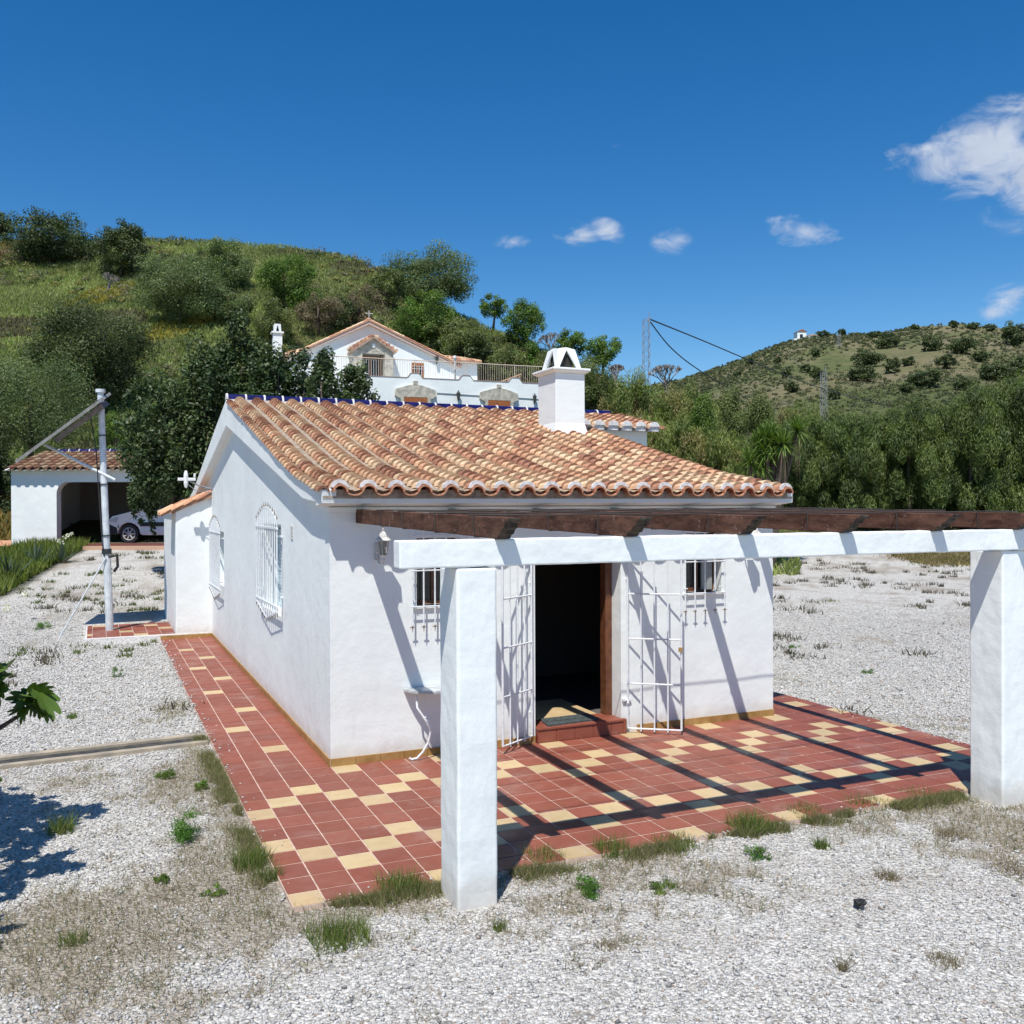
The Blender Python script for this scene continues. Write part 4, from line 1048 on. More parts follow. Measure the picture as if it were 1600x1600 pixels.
# ------------------------------------------------------------ lattice pylons, wires, far house
def pylon(px, ytop, ybase, d, w, label, arms=True):
    b_ = at(px, ybase, d); tp = at(px, ytop, d); zg_ = min(H(b_.x, b_.y), b_.z) - .3
    t = empty('pylon', (b_.x, b_.y, zg_), AZ + rad(8), label, 'pylon', 'lattice pylons carrying the wires over the hills')
    Hh = tp.z - zg_; mb = MB(); h = w / 2; n = max(6, int(Hh / w / .9)); r = w * .045
    body = Hh * .93
    cs = [(-h, -h), (h, -h), (h, h), (-h, h)]
    for (x, y) in cs: mb.tube([(x * 1.15, y * 1.15, 0), (x, y, body)], r * 1.2, 4)
    for k in range(n):
        z0, z1 = body * k / n, body * (k + 1) / n
        for q in range(4):
            a, c = cs[q], cs[(q + 1) % 4]
            if (k + q) % 2: a, c = c, a
            mb.tube([(a[0], a[1], z0), (c[0], c[1], z1)], r * .8, 4, cap=False)
    mb.build('lattice', GREYIRON, t, local=True)
    mb = MB(); mb.tube([(h, 0, body - .2), (h, 0, Hh)], r * 1.6, 5); mb.tube([(-h, 0, body), (h, 0, body)], r * 1.3, 4); mb.tube([(h - .25, 0, Hh - .5), (h + .25, 0, Hh - .5)], r, 4); mb.build('crossarm', GREYIRON, t, local=True)
    return t
pylon(1010, 488, 600, 88, .52, 'tall dark lattice pylon standing against the sky between the two hills')
pylon(1287, 571, 650, 150, .7, 'pale slender lattice pylon in front of the far hill slope')
pylon(1311, 520, 555, 330, .9, 'tiny distant pylon near the crest of the far hill')
def wire(pts, r, label):
    P_ = [at(x, y, d) for x, y, d in pts]
    q = []
    for k in range(25):
        t_ = k / 24 * (len(P_) - 1); i = min(int(t_), len(P_) - 2); f = t_ - i
        a, b, c, e = P_[max(i - 1, 0)], P_[i], P_[i + 1], P_[min(i + 2, len(P_) - 1)]
        q.append(.5 * ((2 * b) + (c - a) * f + (2 * a - 5 * b + 4 * c - e) * f * f + (3 * b - a - 3 * c + e) * f ** 3))
    mb = MB(); mb.tube(q, r, 4); tag(mb.build('power_line', simple('dark cable', (.04, .04, .045), .6), loc=q[0]), label, 'cable')
wire([(1016, 499, 88), (1100, 533, 108), (1200, 575, 132), (1288, 608, 150), (1395, 636, 160)], .07, 'long sagging dark cable running from the tall pylon past the pale pylon')
wire([(1016, 503, 88), (1050, 545, 96), (1095, 580, 108), (1170, 625, 120)], .06, 'shorter steep dark cable dropping from the tall pylon into the bushes')
hb = at(1260, 527, 372); far_h = empty('hilltop_house', hb, AZ, 'tiny white house on the crest of the far hill', 'house')
mb = MB(); mb.box(-3.5, 0, 0, 5, -4, 2.3); mb.box(0, 5.5, 1, 5, -4, .8); mb.box(-5.5, -2.5, -2, 0, -5, -.8); mb.build('wall', PL, far_h, local=True)
mb = MB(); mb.prism([(-3.8, 2.3), (-1.75, 3.2), (.3, 2.3)], -.3, 5.3, 'y', (.3, .13, .08)); mb.prism([(0, .8), (2.7, 1.5), (5.8, .8)], .8, 5.3, 'y', (.5, .4, .33)); mb.box(-.5, 2.2, -.7, 1, -1.2, -.9, (.3, .12, .09)); mb.build('roof', CLAY, far_h, local=True)
mb = MB(); mb.box(-2.6, -1.4, -.05, 0, -.3, 1.2); mb.build('window', GLASS, far_h, local=True); mb = MB(); mb.box(1.2, 2.6, .95, 1, -.9, .2); mb.build('window', GLASS, far_h, local=True)

# ------------------------------------------------------------ vegetation
def unit(n):
    v = rng.normal(size=(n, 3)); return v / np.linalg.norm(v, axis=1, keepdims=True)
def leaf_quads(C_, Nrm, L, W, droop=None):
    n = len(C_); Nrm = Nrm / np.linalg.norm(Nrm, axis=1, keepdims=True)
    r = unit(n) if droop is None else unit(n) * .35 + droop
    a = r - Nrm * (r * Nrm).sum(1, keepdims=True); a /= np.linalg.norm(a, axis=1, keepdims=True) + 1e-9
    b = np.cross(Nrm, a); L = np.asarray(L).reshape(-1, 1); W = np.asarray(W).reshape(-1, 1)
    V = np.stack([C_ - a * L / 2, C_ - b * W / 2 - a * L * .05, C_ + a * L / 2, C_ + b * W / 2 - a * L * .05], 1).reshape(-1, 3)
    return V, np.arange(4 * n).reshape(-1, 4)
KIND = {  # leaf length, aspect, colours, coverage, clump size, clump count, vertical stretch, material
    'olive': (.07, .3, [(.12, .168, .062), (.088, .128, .048), (.17, .21, .095)], 3.0, .30, 34, 1, 'LEAF'),
    'carob': (.07, .6, [(.045, .068, .026), (.062, .09, .034), (.095, .12, .046)], 3.4, .28, 36, 1, 'LEAF'),
    'citrus': (.13, .5, [(0.032, 0.059, 0.020), (0.051, 0.087, 0.026), (0.083, 0.115, 0.041)], 3.0, .22, 60, 1, 'GLOSS'),
    'bright': (.07, .45, [(0.096, 0.179, 0.028), (0.141, 0.218, 0.038), (0.077, 0.134, 0.026)], 3.0, .28, 34, 1, 'LEAF'),
    'scrub': (.07, .35, [(0.128, 0.166, 0.051), (0.179, 0.205, 0.070), (0.096, 0.128, 0.045)], 3.0, .30, 28, 1, 'LEAF'),
    'wispy': (.16, .16, [(0.166, 0.224, 0.058), (0.218, 0.243, 0.077), (0.128, 0.186, 0.045), (0.256, 0.205, 0.090)], 3.4, .26, 46, 1.6, 'LEAF'),
    'pine': (.19, .1, [(.1, .145, .04), (.14, .18, .052), (.07, .105, .034)], 4.2, .24, 46, 1.3, 'LEAF'),
    'dry': (.10, .2, [(0.166, 0.141, 0.090), (0.218, 0.179, 0.115), (0.128, 0.109, 0.064)], 1.5, .28, 24, 1, 'LEAF'),
}
def crown_mesh(cx, cy, cz, rx, rz, d, kind, seed=0, shape='round', dens=1.0):
    Lk, asp, cols, cov, cs, nc, vs_, mt = KIND[kind]
    pxm = d / 939.0
    nc = int(nc * 1.7 * min(1.8, max(.8, (rx / pxm) / 34)))
    u = unit(nc); rr = rng.uniform(.05, 1, (nc, 1)) ** .38
    c = u * rr * (1.04 - .55 * cs)
    if shape == 'column': c[:, 2] *= 1.1; c[:, :2] = u[:, :2] / np.linalg.norm(u[:, :2], axis=1, keepdims=True) * rng.uniform(0, 1, (nc, 1)) ** .5 * (.85 - .62 * np.clip((c[:, 2:3] + .1), 0, 1.1) / 1.1)
    if shape == 'block': c[:, 2] = rng.uniform(-1, .82, nc); c[:, :2] = u[:, :2] / np.linalg.norm(u[:, :2], axis=1, keepdims=True) * rng.uniform(0, 1, (nc, 1)) ** .5 * (.95 - .75 * np.clip((c[:, 2:3] - .05) / .85, 0, 1) ** 1.6)
    if shape == 'cone': c[:, :2] *= np.clip(.95 - .55 * c[:, 2:3], .15, 1.2)
    if shape == 'dome': c[:, 2] = np.where(c[:, 2] < -.45, -.55 + (c[:, 2] + .55) * .6, c[:, 2])
    c *= rng.uniform(.85, 1.12, (nc, 1))
    rad_c = cs * rng.uniform(.5, 1.3, nc)
    L = max(Lk, 2.3 * pxm); W = max(Lk * asp, (.75 if kind in ('pine', 'wispy') else .95) * pxm, L * asp); L *= 1.25 if kind in ('pine', 'wispy') else 1
    area = pi * (rx / pxm) * (rz / pxm)
    n = int(np.clip(1.9 * cov * dens * area / (.5 * L * W / pxm ** 2), 250, 42000))
    pcl = rad_c ** 2; pcl /= pcl.sum(); idx = rng.choice(nc, n, p=pcl)
    dd = unit(n); q = rng.uniform(0, 1, (n, 1)) ** .4
    k = np.array([1, 1, vs_ ** .5])
    pos = c[idx] + dd * q * rad_c[idx][:, None] * k
    P_ = pos * np.array([rx, rx, rz]) * 1.0 + np.array([cx, cy, cz])
    nr = dd * .75 + np.array([0, 0, .35]) + unit(n) * .65
    droop = None
    if kind in ('pine', 'wispy'): droop = np.array([0, 0, 1.0]) + dd * .5
    V, F = leaf_quads(P_, nr, L * rng.uniform(.7, 1.3, n), W * rng.uniform(.7, 1.2, n), droop)
    base = np.array(cols)[rng.integers(0, len(cols), nc)][idx] * .65 + np.array(cols)[rng.integers(0, len(cols), n)] * .35
    base = base * rng.uniform(.68 if kind == 'pine' else .78, 1.36 if kind == 'pine' else 1.24, nc)[idx][:, None] * rng.uniform(.8, 1.25, (n, 1))
    return V, F, base
MATS = {'LEAF': LEAF, 'GLOSS': GLOSSLEAF}
def tree(name, label, cat, group, px, ytop, w, kind, ybot=None, d=None, shape='round', trunk=True, dens=1.0, limbs=4, base=None):
    """crown spans ytop..ybot in height; d is its distance (else where its foot meets the slope)"""
    if d is None: d = hit(px, ybot if base is None else base)
    p = at(px, ytop, d); zt = p.z
    zg_ = H(p.x, p.y)
    zb = at(px, ybot, d).z if ybot else zg_
    zb = max(zb, zg_) if not ybot else zb
    rx = w / 2 / FPX * d; rz = max((zt - zb) / 2, .3 * rx); cz = zt - rz
    t = empty(name, (p.x, p.y, min(zg_, zb)), 0, label, cat, group)
    o = Vector(t.location)
    V, F, c = crown_mesh(0, 0, cz - o.z, rx, rz, d, kind, shape=shape, dens=dens)
    npmesh('crown', V, F, c, MATS[KIND[kind][7]], t)
    if trunk:
        mb = MB(); tr = min(max(.05, .04 * (zt - o.z)), .15); a = Vector((0, 0, -.2)); hC = cz - o.z
        mid = Vector((rng.uniform(-.1, .1) * rx, rng.uniform(-.1, .1) * rx, hC * .6 if hC > .3 else .2))
        mb.tube([a, mid, Vector((mid.x, mid.y, hC + rz * .3))], [tr, tr * .7, tr * .25], 7)
        for k in range(limbs):
            an = 2 * pi * k / limbs + rng.uniform(-.4, .4)
            e = Vector((cos(an) * rx * .6, sin(an) * rx * .6, hC + rz * rng.uniform(-.2, .4)))
            mb.tube([mid * .9, (mid + e) / 2 + Vector((0, 0, -.1 * rz)), e], [tr * .5, tr * .32, tr * .1], 5)
        mb.build('trunk', BARK, t, local=True, smooth=True)
    return t
G1 = 'trees and bushes on the near hill'
T_ = [  # hillside on the left
 ('olive_tree', 'grey green tree at the far left edge of the hill crest', 'tree', 6, 336, 40, 'carob', 372),
 ('olive_tree', 'broad dark round tree on the hill crest at upper left', 'tree', 75, 330, 128, 'carob', 408),
 ('olive_tree', 'compact round olive tree below the crest, beside the broad dark tree', 'tree', 187, 343, 84, 'carob', 430),
 ('olive_tree', 'mid green tree standing behind the widest olive on the hill', 'tree', 345, 370, 86, 'olive', 452),
 ('olive_tree', 'widest grey green olive tree in the middle of the hillside', 'tree', 280, 398, 150, 'olive', 503),
 ('olive_bush', 'low olive bush hugging the right foot of the widest olive', 'bush', 358, 446, 68, 'olive', 504),
 ('green_tree', 'fresh green leafy tree on the slope above the chimney of the upper house', 'tree', 450, 396, 98, 'bright', 486),
 ('carob_tree', 'big dark green tree on the lower slope behind the garage', 'tree', 142, 470, 178, 'carob', 640),
 ('brown_bush', 'brown grey bush behind the left end of the upper house', 'bush', 498, 455, 80, 'dry', 520),
 ('scrub_bush', 'tangled dark scrub bush left of the upper house chimney', 'bush', 425, 470, 70, 'scrub', 530),
 ('scrub_bush', 'tangled grey bush above the gable of the upper house', 'bush', 560, 440, 74, 'dry', 510),
 ('scrub_bush', 'dark scrub bush above the cross of the upper house', 'bush', 520, 460, 70, 'carob', 512),
 ('olive_tree', 'large dark round tree breaking the skyline above the upper house', 'tree', 676, 386, 138, 'olive', 482),
 ('bright_bush', 'bright green bush under the large skyline tree', 'bush', 668, 452, 104, 'bright', 540),
 ('scrub_bush', 'greenish bush just left of the large skyline tree', 'bush', 605, 420, 60, 'scrub', 478),
 ('small_pine', 'small umbrella shaped tree on the skyline right of the large tree', 'tree', 770, 462, 46, 'bright', 494),
 ('green_tree', 'bushy bright green tree on the descending skyline', 'tree', 818, 468, 64, 'bright', 546),
 ('green_tree', 'green tree on the skyline left of the cottage chimney top', 'tree', 893, 513, 56, 'bright', 556),
 ('green_tree', 'small round green tree just right of the cottage chimney top', 'tree', 942, 523, 58, 'bright', 572),
 ('scrub_bush', 'olive green bush between the skyline trees and the railing', 'bush', 735, 500, 90, 'scrub', 575),
 ('bright_bush', 'yellowish green bush above the right end of the balcony', 'bush', 825, 538, 50, 'bright', 590),
 ('scrub_bush', 'dark bush behind the side roof of the upper house', 'bush', 742, 530, 66, 'carob', 585),
 ('scrub_bush', 'rounded bush behind the wooden fence of the upper house', 'bush', 790, 540, 70, 'scrub', 600),
 ('scrub_bush', 'grey green bush behind the right end of the balcony railing', 'bush', 860, 548, 70, 'scrub', 612),
 ('scrub_bush', 'mid green bush on the slope above the side roof of the upper house', 'bush', 700, 500, 80, 'scrub', 556),
 ('olive_bush', 'rounded green bush right behind the cottage chimney', 'bush', 925, 560, 84, 'scrub', 650),
]
for (nm, lab, cat, px, yt, w, kd, yb) in T_:
    tree(nm, lab, cat, G1, px, yt - 2, w * 1.1, kd, yb + 4, shape='dome' if w > 90 else 'round')
# near the garage
tree('olive_tree', 'feathery pale green tree behind the garage at the left edge', 'tree', None, 45, 545, 215, 'olive', 720, d=43, shape='dome', dens=1.1)
tree('dark_tree', 'dark tree at the left edge beside the garage wall', 'tree', None, -12, 640, 70, 'carob', 850, d=40)
tree('green_bush', 'bright green bush behind the garage roof beside the pole', 'bush', None, 178, 640, 60, 'bright', 715, d=41)
# dark glossy trees between garage and cottage
CG = 'dark glossy citrus trees behind the cottage'
for k, (px, yt, w, yb, sh, lab) in enumerate([
    (268, 583, 150, 800, 'round', 'wide dark glossy tree hanging over the garage roof'),
    (232, 700, 60, 828, 'round', 'low dark glossy bough hanging in front of the parked car'),
    (372, 492, 80, 740, 'column', 'tallest dark glossy tree above the left end of the cottage roof'),
    (322, 545, 90, 790, 'column', 'dark glossy tree between the tallest one and the garage roof'),
    (425, 530, 66, 700, 'column', 'dark glossy tree just below the upper house chimney'),
    (466, 545, 56, 690, 'column', 'dark glossy tree with a pointed top left of the upper house wall'),
    (505, 545, 50, 690, 'column', 'narrow dark glossy tree in front of the balcony of the upper house'),
    (555, 568, 62, 690, 'column', 'shortest dark glossy tree, rightmost of the row above the ridge')]):
    tree('citrus_tree', lab, 'tree', CG, px, yt, w * (1.1 if sh == 'round' else 1.5), 'citrus', yb, d=26 + (k % 3) * 1.3, shape=sh, dens=1.15, trunk=(px != 232))
# bushes in the middle distance on the right
for (px, yt, w, kd, yb, d, lab) in [
    (985, 578, 90, 'wispy', 760, 50, 'feathery yellow green bush right of the cottage chimney'),
    (1035, 590, 100, 'wispy', 760, 56, 'tall feathery green bush below the dark lattice pylon'),
    (1080, 604, 90, 'wispy', 760, 60, 'feathery green bush below the saddle between the hills'),
    (1098, 612, 60, 'bright', 760, 54, 'bright green bush among the feathery bushes'),
    (1140, 596, 90, 'scrub', 760, 66, 'grey green scrubby tree under the left slope of the far hill'),
    (1190, 612, 90, 'scrub', 760, 62, 'dark scrubby tree behind the spiky yucca'),
    (1245, 622, 80, 'wispy', 760, 60, 'olive green bush in front of the pale pylon'),
    (1000, 640, 90, 'wispy', 770, 40, 'low brownish feathery bush beyond the cottage ridge'),
    (1062, 648, 100, 'wispy', 780, 39, 'brownish green feathery bush beyond the right verge of the cottage'),
    (1125, 662, 100, 'wispy', 790, 38, 'rust tinged feathery bush left of the spiky yucca'),
    (1175, 690, 70, 'wispy', 795, 40, 'low feathery bush at the foot of the spiky yucca'),
    (1300, 632, 90, 'scrub', 770, 66, 'scrubby tree right of the pale pylon')]:
    tree('feathery_bush' if kd == 'wispy' else 'scrub_tree', lab, 'bush', 'bushes in the dip between the hills', px, yt, w, kd, yb, d=d, shape='dome')
ORD = ['first', 'second', 'third', 'fourth', 'fifth', 'sixth', 'seventh', 'eighth', 'ninth', 'tenth', 'eleventh', 'twelfth', 'thirteenth', 'fourteenth', 'fifteenth', 'sixteenth', 'seventeenth', 'eighteenth', 'nineteenth', 'twentieth']
for k, (px, yt, w) in enumerate([(1238, 660, 70), (1282, 652, 78), (1328, 648, 80), (1376, 650, 80), (1424, 626, 88), (1472, 634, 84), (1520, 610, 92), (1566, 600, 92), (1612, 582, 100), (1660, 580, 100)]):
    tree('pine_tree', f'bushy pine in the front row behind the gravel yard, {ORD[k]} from the left', 'pine tree', 'pines of the windbreak behind the gravel yard', px, yt, w + 22, 'pine', 806, d=47 + (k % 2) * 1.5, shape='block', dens=1.1, limbs=0)
for k, (px, yt, w) in enumerate([(1308, 640, 80), (1355, 644, 80), (1400, 630, 84), (1450, 622, 84), (1497, 612, 90), (1545, 600, 90), (1590, 588, 90)]):
    tree('pine_tree', f'darker pine in the rear row of the windbreak, {ORD[k]} from the left', 'pine tree', 'pines of the windbreak behind the gravel yard', px, yt + 10, w + 22, 'pine', 795, d=53, shape='block', dens=.9, limbs=0)
# far hill shrubs
FS = [(1352, 547, 52, 574), (1346, 572, 58, 597), (1456, 526, 34, 549), (1504, 528, 52, 553), (1394, 561, 28, 584), (1447, 576, 58, 606), (1477, 555, 32, 577), (1556, 566, 66, 596), (1587, 504, 44, 541),
      (1228, 575, 18, 591), (1237, 595, 25, 614), (1276, 575, 24, 596), (1259, 570, 18, 583), (1390, 522, 38, 544), (1285, 517, 22, 527), (1315, 515, 15, 524), (1368, 519, 24, 528),
      (1430, 508, 18, 518), (1490, 502, 17, 513), (1520, 505, 24, 515), (1547, 508, 19, 518), (1152, 580, 12, 590), (1276, 546, 18, 559), (1420, 558, 22, 573), (1416, 600, 26, 616), (1534, 550, 30, 567),
      (1302, 609, 24, 625), (1172, 560, 14, 572), (1215, 560, 12, 568), (1505, 590, 34, 610), (1590, 560, 34, 585)]
FS.sort(key=lambda s: s[0])
for k, (px, yt, w, yb) in enumerate(FS):
    cnt = ('crest' if yt < 523 else 'slope'); same = [s for s in FS if (s[1] < 523) == (yt < 523)]
    n_ = same.index((px, yt, w, yb))
    size = 'small' if w < 22 else ('large' if w > 45 else 'rounded')
    lab = f'{size} dark shrub on the {cnt} of the far hill, {ORD[n_]} from the left' if n_ < 20 else f'{size} dark shrub near the right edge on the {cnt} of the far hill'
    tree('hill_shrub', lab, 'shrub', 'dark shrubs dotted over the far hill', px, yt - 2, w, 'carob', yb, d=min(hit(px, yb), 385), shape='dome', trunk=False, dens=1.1)
# leafless trees
def bare_tree(px, ytop, ybot, d, label):
    p = at(px, ybot, d); t = empty('bare_tree', p, 0, label, 'tree', 'leafless trees')
    h = at(px, ytop, d).z - p.z; r_ = random.Random(px); mb = MB()
    def br(a, dr, L, r, n):
        b = a + dr * L; m_ = (a + b) / 2 + Vector((r_.uniform(-1, 1), r_.uniform(-1, 1), 0)) * L * .08
        mb.tube([a, m_, b], [r, r * .85, r * .6], 4, cap=False)
        if n:
            for _ in range(3 if n > 2 else 3):
                e = (dr + Vector((r_.uniform(-.8, .8), r_.uniform(-.8, .8), r_.uniform(-.1, .5)))).normalized(); br(b, e, L * .68, max(r * .55, .025), n - 1)
    for _ in range(3): br(Vector((0, 0, -.3)), Vector((r_.uniform(-.4, .4), r_.uniform(-.4, .4), 1)).normalized(), h * .36, .09, 4)
    mb.build('branches', simple('pale twigs', (.25, .22, .2), .9), t, local=True, fix=False)
bare_tree(1042, 558, 612, 62, 'leafless grey tree against the sky right of the dark pylon')
bare_tree(862, 512, 552, 86, 'leafless twiggy tree on the skyline left of the cottage chimney')
bare_tree(168, 418, 448, 84, 'low leafless bush on the open left hillside')
bare_tree(965, 560, 600, 66, 'leafless pale bush just left of the dark lattice pylon')
# spiky yucca
def spikes(n, L, W, up=.3, spread=1., col=((.06, .1, .02), (.1, .15, .035)), droop=.35, seg=3, z0=0.):
    Vs, Fs, Cs = [], [], []
    for k in range(n):
        a = rng.uniform(0, 2 * pi); el = rng.uniform(up, 1.45) if spread >= 1 else rng.uniform(up, 1.5)
        dr = np.array([cos(a) * cos(el) * spread, sin(a) * cos(el) * spread, sin(el)]); dr /= np.linalg.norm(dr)
        sd = np.cross(dr, [0, 0, 1.]); sd /= np.linalg.norm(sd) + 1e-9
        l = L * rng.uniform(.7, 1.15); c = np.array(col[0]) + (np.array(col[1]) - np.array(col[0])) * rng.uniform(); b = len(Vs)
        for s in range(seg + 1):
            t = s / seg; p = dr * l * t + np.array([0, 0, -droop * l * t * t * (1 - .6 * sin(el))]) + np.array([0, 0, z0]); w = W * (1 - t) ** .7 * .5 + .0008
            Vs += [p - sd * w, p + sd * w]
        for s in range(seg): Fs.append([b + 2 * s, b + 2 * s + 1, b + 2 * s + 3, b + 2 * s + 2]); Cs.append(c)
    return np.array(Vs), np.array(Fs), np.array(Cs)
yd = 36.; yb_ = at(1205, 800, yd); yb_.z = H(yb_.x, yb_.y)
yu = empty('yucca', yb_, 0, 'tall spiky yucca with a brown skirt of dead leaves beyond the cottage', 'yucca')
heads = [(1205, 678), (1185, 692), (1224, 690), (1246, 670), (1172, 718), (1198, 702), (1214, 700), (1190, 725), (1196, 680), (1208, 690)]
mb = MB(); AV, AF, AC = [], [], []; o_ = 0
for (hx, hy) in heads:
    h_ = at(hx, hy + 4, yd + rng.uniform(-.5, .5)) - yb_
    mb.tube([Vector((0, 0, 0)), Vector((h_.x * .3, h_.y * .3, h_.z * .5)), h_], [.17, .13, .09], 7)
    V, F, c = spikes(150, .8, .085, up=-.6, col=((.07, .13, .02), (.17, .25, .05)), droop=.25)
    AV.append(V + np.array(h_)); AF.append(F + o_); AC.append(c); o_ += len(V)
    V, F, c = spikes(45, .7, .05, up=-1.5, col=((.2, .14, .08), (.33, .25, .15)), droop=.8)
    V[:, :2] *= .45; V[:, 2] = -abs(V[:, 2]) * 1.3; AV.append(V + np.array(h_)); AF.append(F + o_); AC.append(c); o_ += len(V)
mb.build('trunk', BARK, yu, local=True)
npmesh('leaves', np.vstack(AV), np.vstack(AF), np.vstack(AC), GLOSSLEAF, yu)
# agaves and the flower bed at the left edge
for (px, py, s, lab) in ((16, 892, .62, 'large blue green agave at the left edge in front of the low wall'), (58, 868, .6, 'spiky agave in front of the garage wall, between the other two'), (98, 860, .5, 'smaller agave in front of the garage opening corner')):
    d = hit(px, py + 22, 12); p = at(px, py + 22, d); p.z = H(p.x, p.y)
    V, F, c = spikes(30, 1.5 * s, .16 * s, up=.35, col=((.05, .085, .06), (.1, .14, .1)), droop=.05)
    tag(npmesh('agave', V, F, c, GRASSM, loc=p), lab, 'agave', 'agaves by the garage')
def blades(P_, h, w, lean, col0, col1, jitter=.3):
    n = len(P_); a = rng.uniform(0, 2 * pi, n); hh = h * rng.uniform(.5, 1.2, n); ln = rng.uniform(0, lean, n)
    tip = P_ + np.stack([np.cos(a) * ln * hh, np.sin(a) * ln * hh, hh], 1)
    b = rng.uniform(0, 2 * pi, n); s = np.stack([np.cos(b), np.sin(b), np.zeros(n)], 1) * (w * rng.uniform(.6, 1.3, n) / 2)[:, None]
    V = np.stack([P_ - s, P_ + s, tip], 1).reshape(-1, 3)
    c = np.array(col0) + (np.array(col1) - np.array(col0)) * rng.uniform(0, 1, (n, 1)); c = c * rng.uniform(1 - jitter, 1 + jitter, (n, 1))
    return V, np.arange(3 * n).reshape(-1, 3), c
def ground_pts(px, d):
    p = np.stack([CAM.x + (WH.x + RH.x * (px - 800) / FPX) * d, CAM.y + (WH.y + RH.y * (px - 800) / FPX) * d], 1)
    return np.column_stack([p, HT(p[:, 0], p[:, 1])])
def sample(n, px0, px1, d0, d1, power=2.):
    px = rng.uniform(px0, px1, n); u = rng.uniform(0, 1, n); d = (d0 ** power + u * (d1 ** power - d0 ** power)) ** (1 / power)
    return px, d
# bed of iris along the left edge of the yard
n = 22000; px, d = sample(n, -60, 160, 14.5, 34)
e = interp(px, BED)
k = (d > e) & (d < e * 1.22 + .8) & (d < 33.6); P_ = ground_pts(px[k], d[k])
V, F, c = blades(P_, .42, .06, .7, (.08, .13, .02), (.24, .27, .06))
tag(npmesh('iris_bed', V, F, c, GRASSM), 'strip of bright green strappy leaves along the left edge of the gravel', 'plants', kind='stuff')
P2 = ground_pts(np.array([92., 101, 106, 112, 97, 36, 10]), np.array([30, 31, 31.5, 32, 29.5, 21.5, 19.5]))
Vn, Fn, Cn = [], [], []; o_ = 0
for p in P2:
    c0 = p + np.array([0, 0, .62]); m_ = 22
    V, F = leaf_quads(c0 + unit(m_) * .06, unit(m_), np.full(m_, .06), np.full(m_, .05)); Vn.append(V); Fn.append(F + o_); Cn.append(np.tile([.75, .74, .72], (m_, 1))); o_ += len(V)
tag(npmesh('white_flowers', np.vstack(Vn), np.vstack(Fn), np.vstack(Cn), GRASSM), 'scattered white flower heads above the strappy leaves', 'flowers', kind='stuff')
# long grass and scrub on the near hill
px, d = sample(170000, -80, 1250, 34, 118, 1.6); P_ = ground_pts(px, d); m_ = vnoise(P_[:, 0], P_[:, 1], .25, 31)
lp = np.array([(P_ - np.array(gx)) @ np.array([CR.x, CR.y, 0]), (P_ - np.array(gx)) @ np.array([WH.x, WH.y, 0])])
k = ~((lp[0] > -.5) & (lp[0] < 10.4) & (lp[1] > -1.5) & (lp[1] < 5.4)); P_ = P_[k]; dd = d[k]; m_ = m_[k]
V, F, c = blades(P_, .3, .12, .9, (.14, .20, .045), (.30, .33, .11))
c = c * (1 + .28 * np.clip(vnoise(P_[:, 0], P_[:, 1], .5, 37), -1.5, 1.5))[:, None] * np.array([1, 1, 1.]); dk = (vnoise(P_[:, 0], P_[:, 1], .28, 39) > .8)[:, None]; c = np.where(dk, np.array([.12, .1, .06]) * rng.uniform(.6, 1.3, (len(c), 1)), c)
red_ = (vnoise(P_[:, 0], P_[:, 1], .12, 33) > .9)[:, None]; yel_ = (vnoise(P_[:, 0], P_[:, 1], .3, 35) > 1.25)[:, None]
c = np.where(red_, c * np.array([1.3, .75, .7]), c); c = np.where(yel_, np.array([.34, .29, .04]) * rng.uniform(.6, 1.2, (len(c), 1)), c)
tag(npmesh('hillside_grass', V, F, c, GRASSM), 'long mixed grass covering the near hill', 'grass', kind='stuff')
def scrub(name, label, n, px0, px1, d0, d1, size, per, cols, test=None, power=1.7):
    px, d = sample(n, px0, px1, d0, d1, power); P_ = ground_pts(px, d)
    if test is not None: k = test(px, d, P_); P_ = P_[k]; d = d[k]
    n = len(P_); s = size * rng.uniform(.5, 1.5, n)
    idx = np.repeat(np.arange(n), per); u = unit(n * per); u[:, 2] = abs(u[:, 2])
    C_ = P_[idx] + u * s[idx][:, None] * np.array([1, 1, .8]) * rng.uniform(.3, 1, (len(idx), 1))
    L = np.maximum(.05, 2.4 * d[idx] / 939) * rng.uniform(.7, 1.3, len(idx))
    V, F = leaf_quads(C_, u + unit(len(idx)) * .6, L, L * .5)
    cc = np.array(cols)[rng.integers(0, len(cols), n)][idx] * rng.uniform(.7, 1.3, (len(idx), 1))
    tag(npmesh(name, V, F, cc, LEAF), label, 'scrub', kind='stuff')
scrub('hill_scrub', 'low scrub scattered over the near hill', 2000, -80, 1200, 40, 116, .75, 60, [(.08, .1, .035), (.11, .14, .045), (.13, .14, .07), (.17, .15, .09), (.22, .2, .06)], lambda px, d, P: (vnoise(P[:, 0], P[:, 1], .16, 41) + smooth((px - 420) / 300) * 1.0 > .1))
scrub('far_hill_scrub', 'low scrub speckled over the far hill', 9000, 980, 1680, 150, 384, .85, 14, [(.06, .08, .03), (.08, .1, .04), (.1, .11, .055), (.13, .13, .06), (.07, .08, .04)], lambda px, d, P: vnoise(P[:, 0], P[:, 1], .05, 43) + rng.uniform(-1.2, 1.2, len(px)) > -.2)
scrub('thicket', 'tangled undergrowth filling the dip between the hills', 1700, 640, 1300, 46, 92, 1.0, 80, [(.06, .085, .025), (.09, .12, .03), (.11, .11, .045)], lambda px, d, P: d > 46 + np.maximum(0, 900 - px) * .1)
scrub('undergrowth', 'shaded undergrowth at the foot of the pines', 900, 1180, 1680, 47.5, 58, .6, 60, [(.06, .08, .025), (.11, .12, .05)])

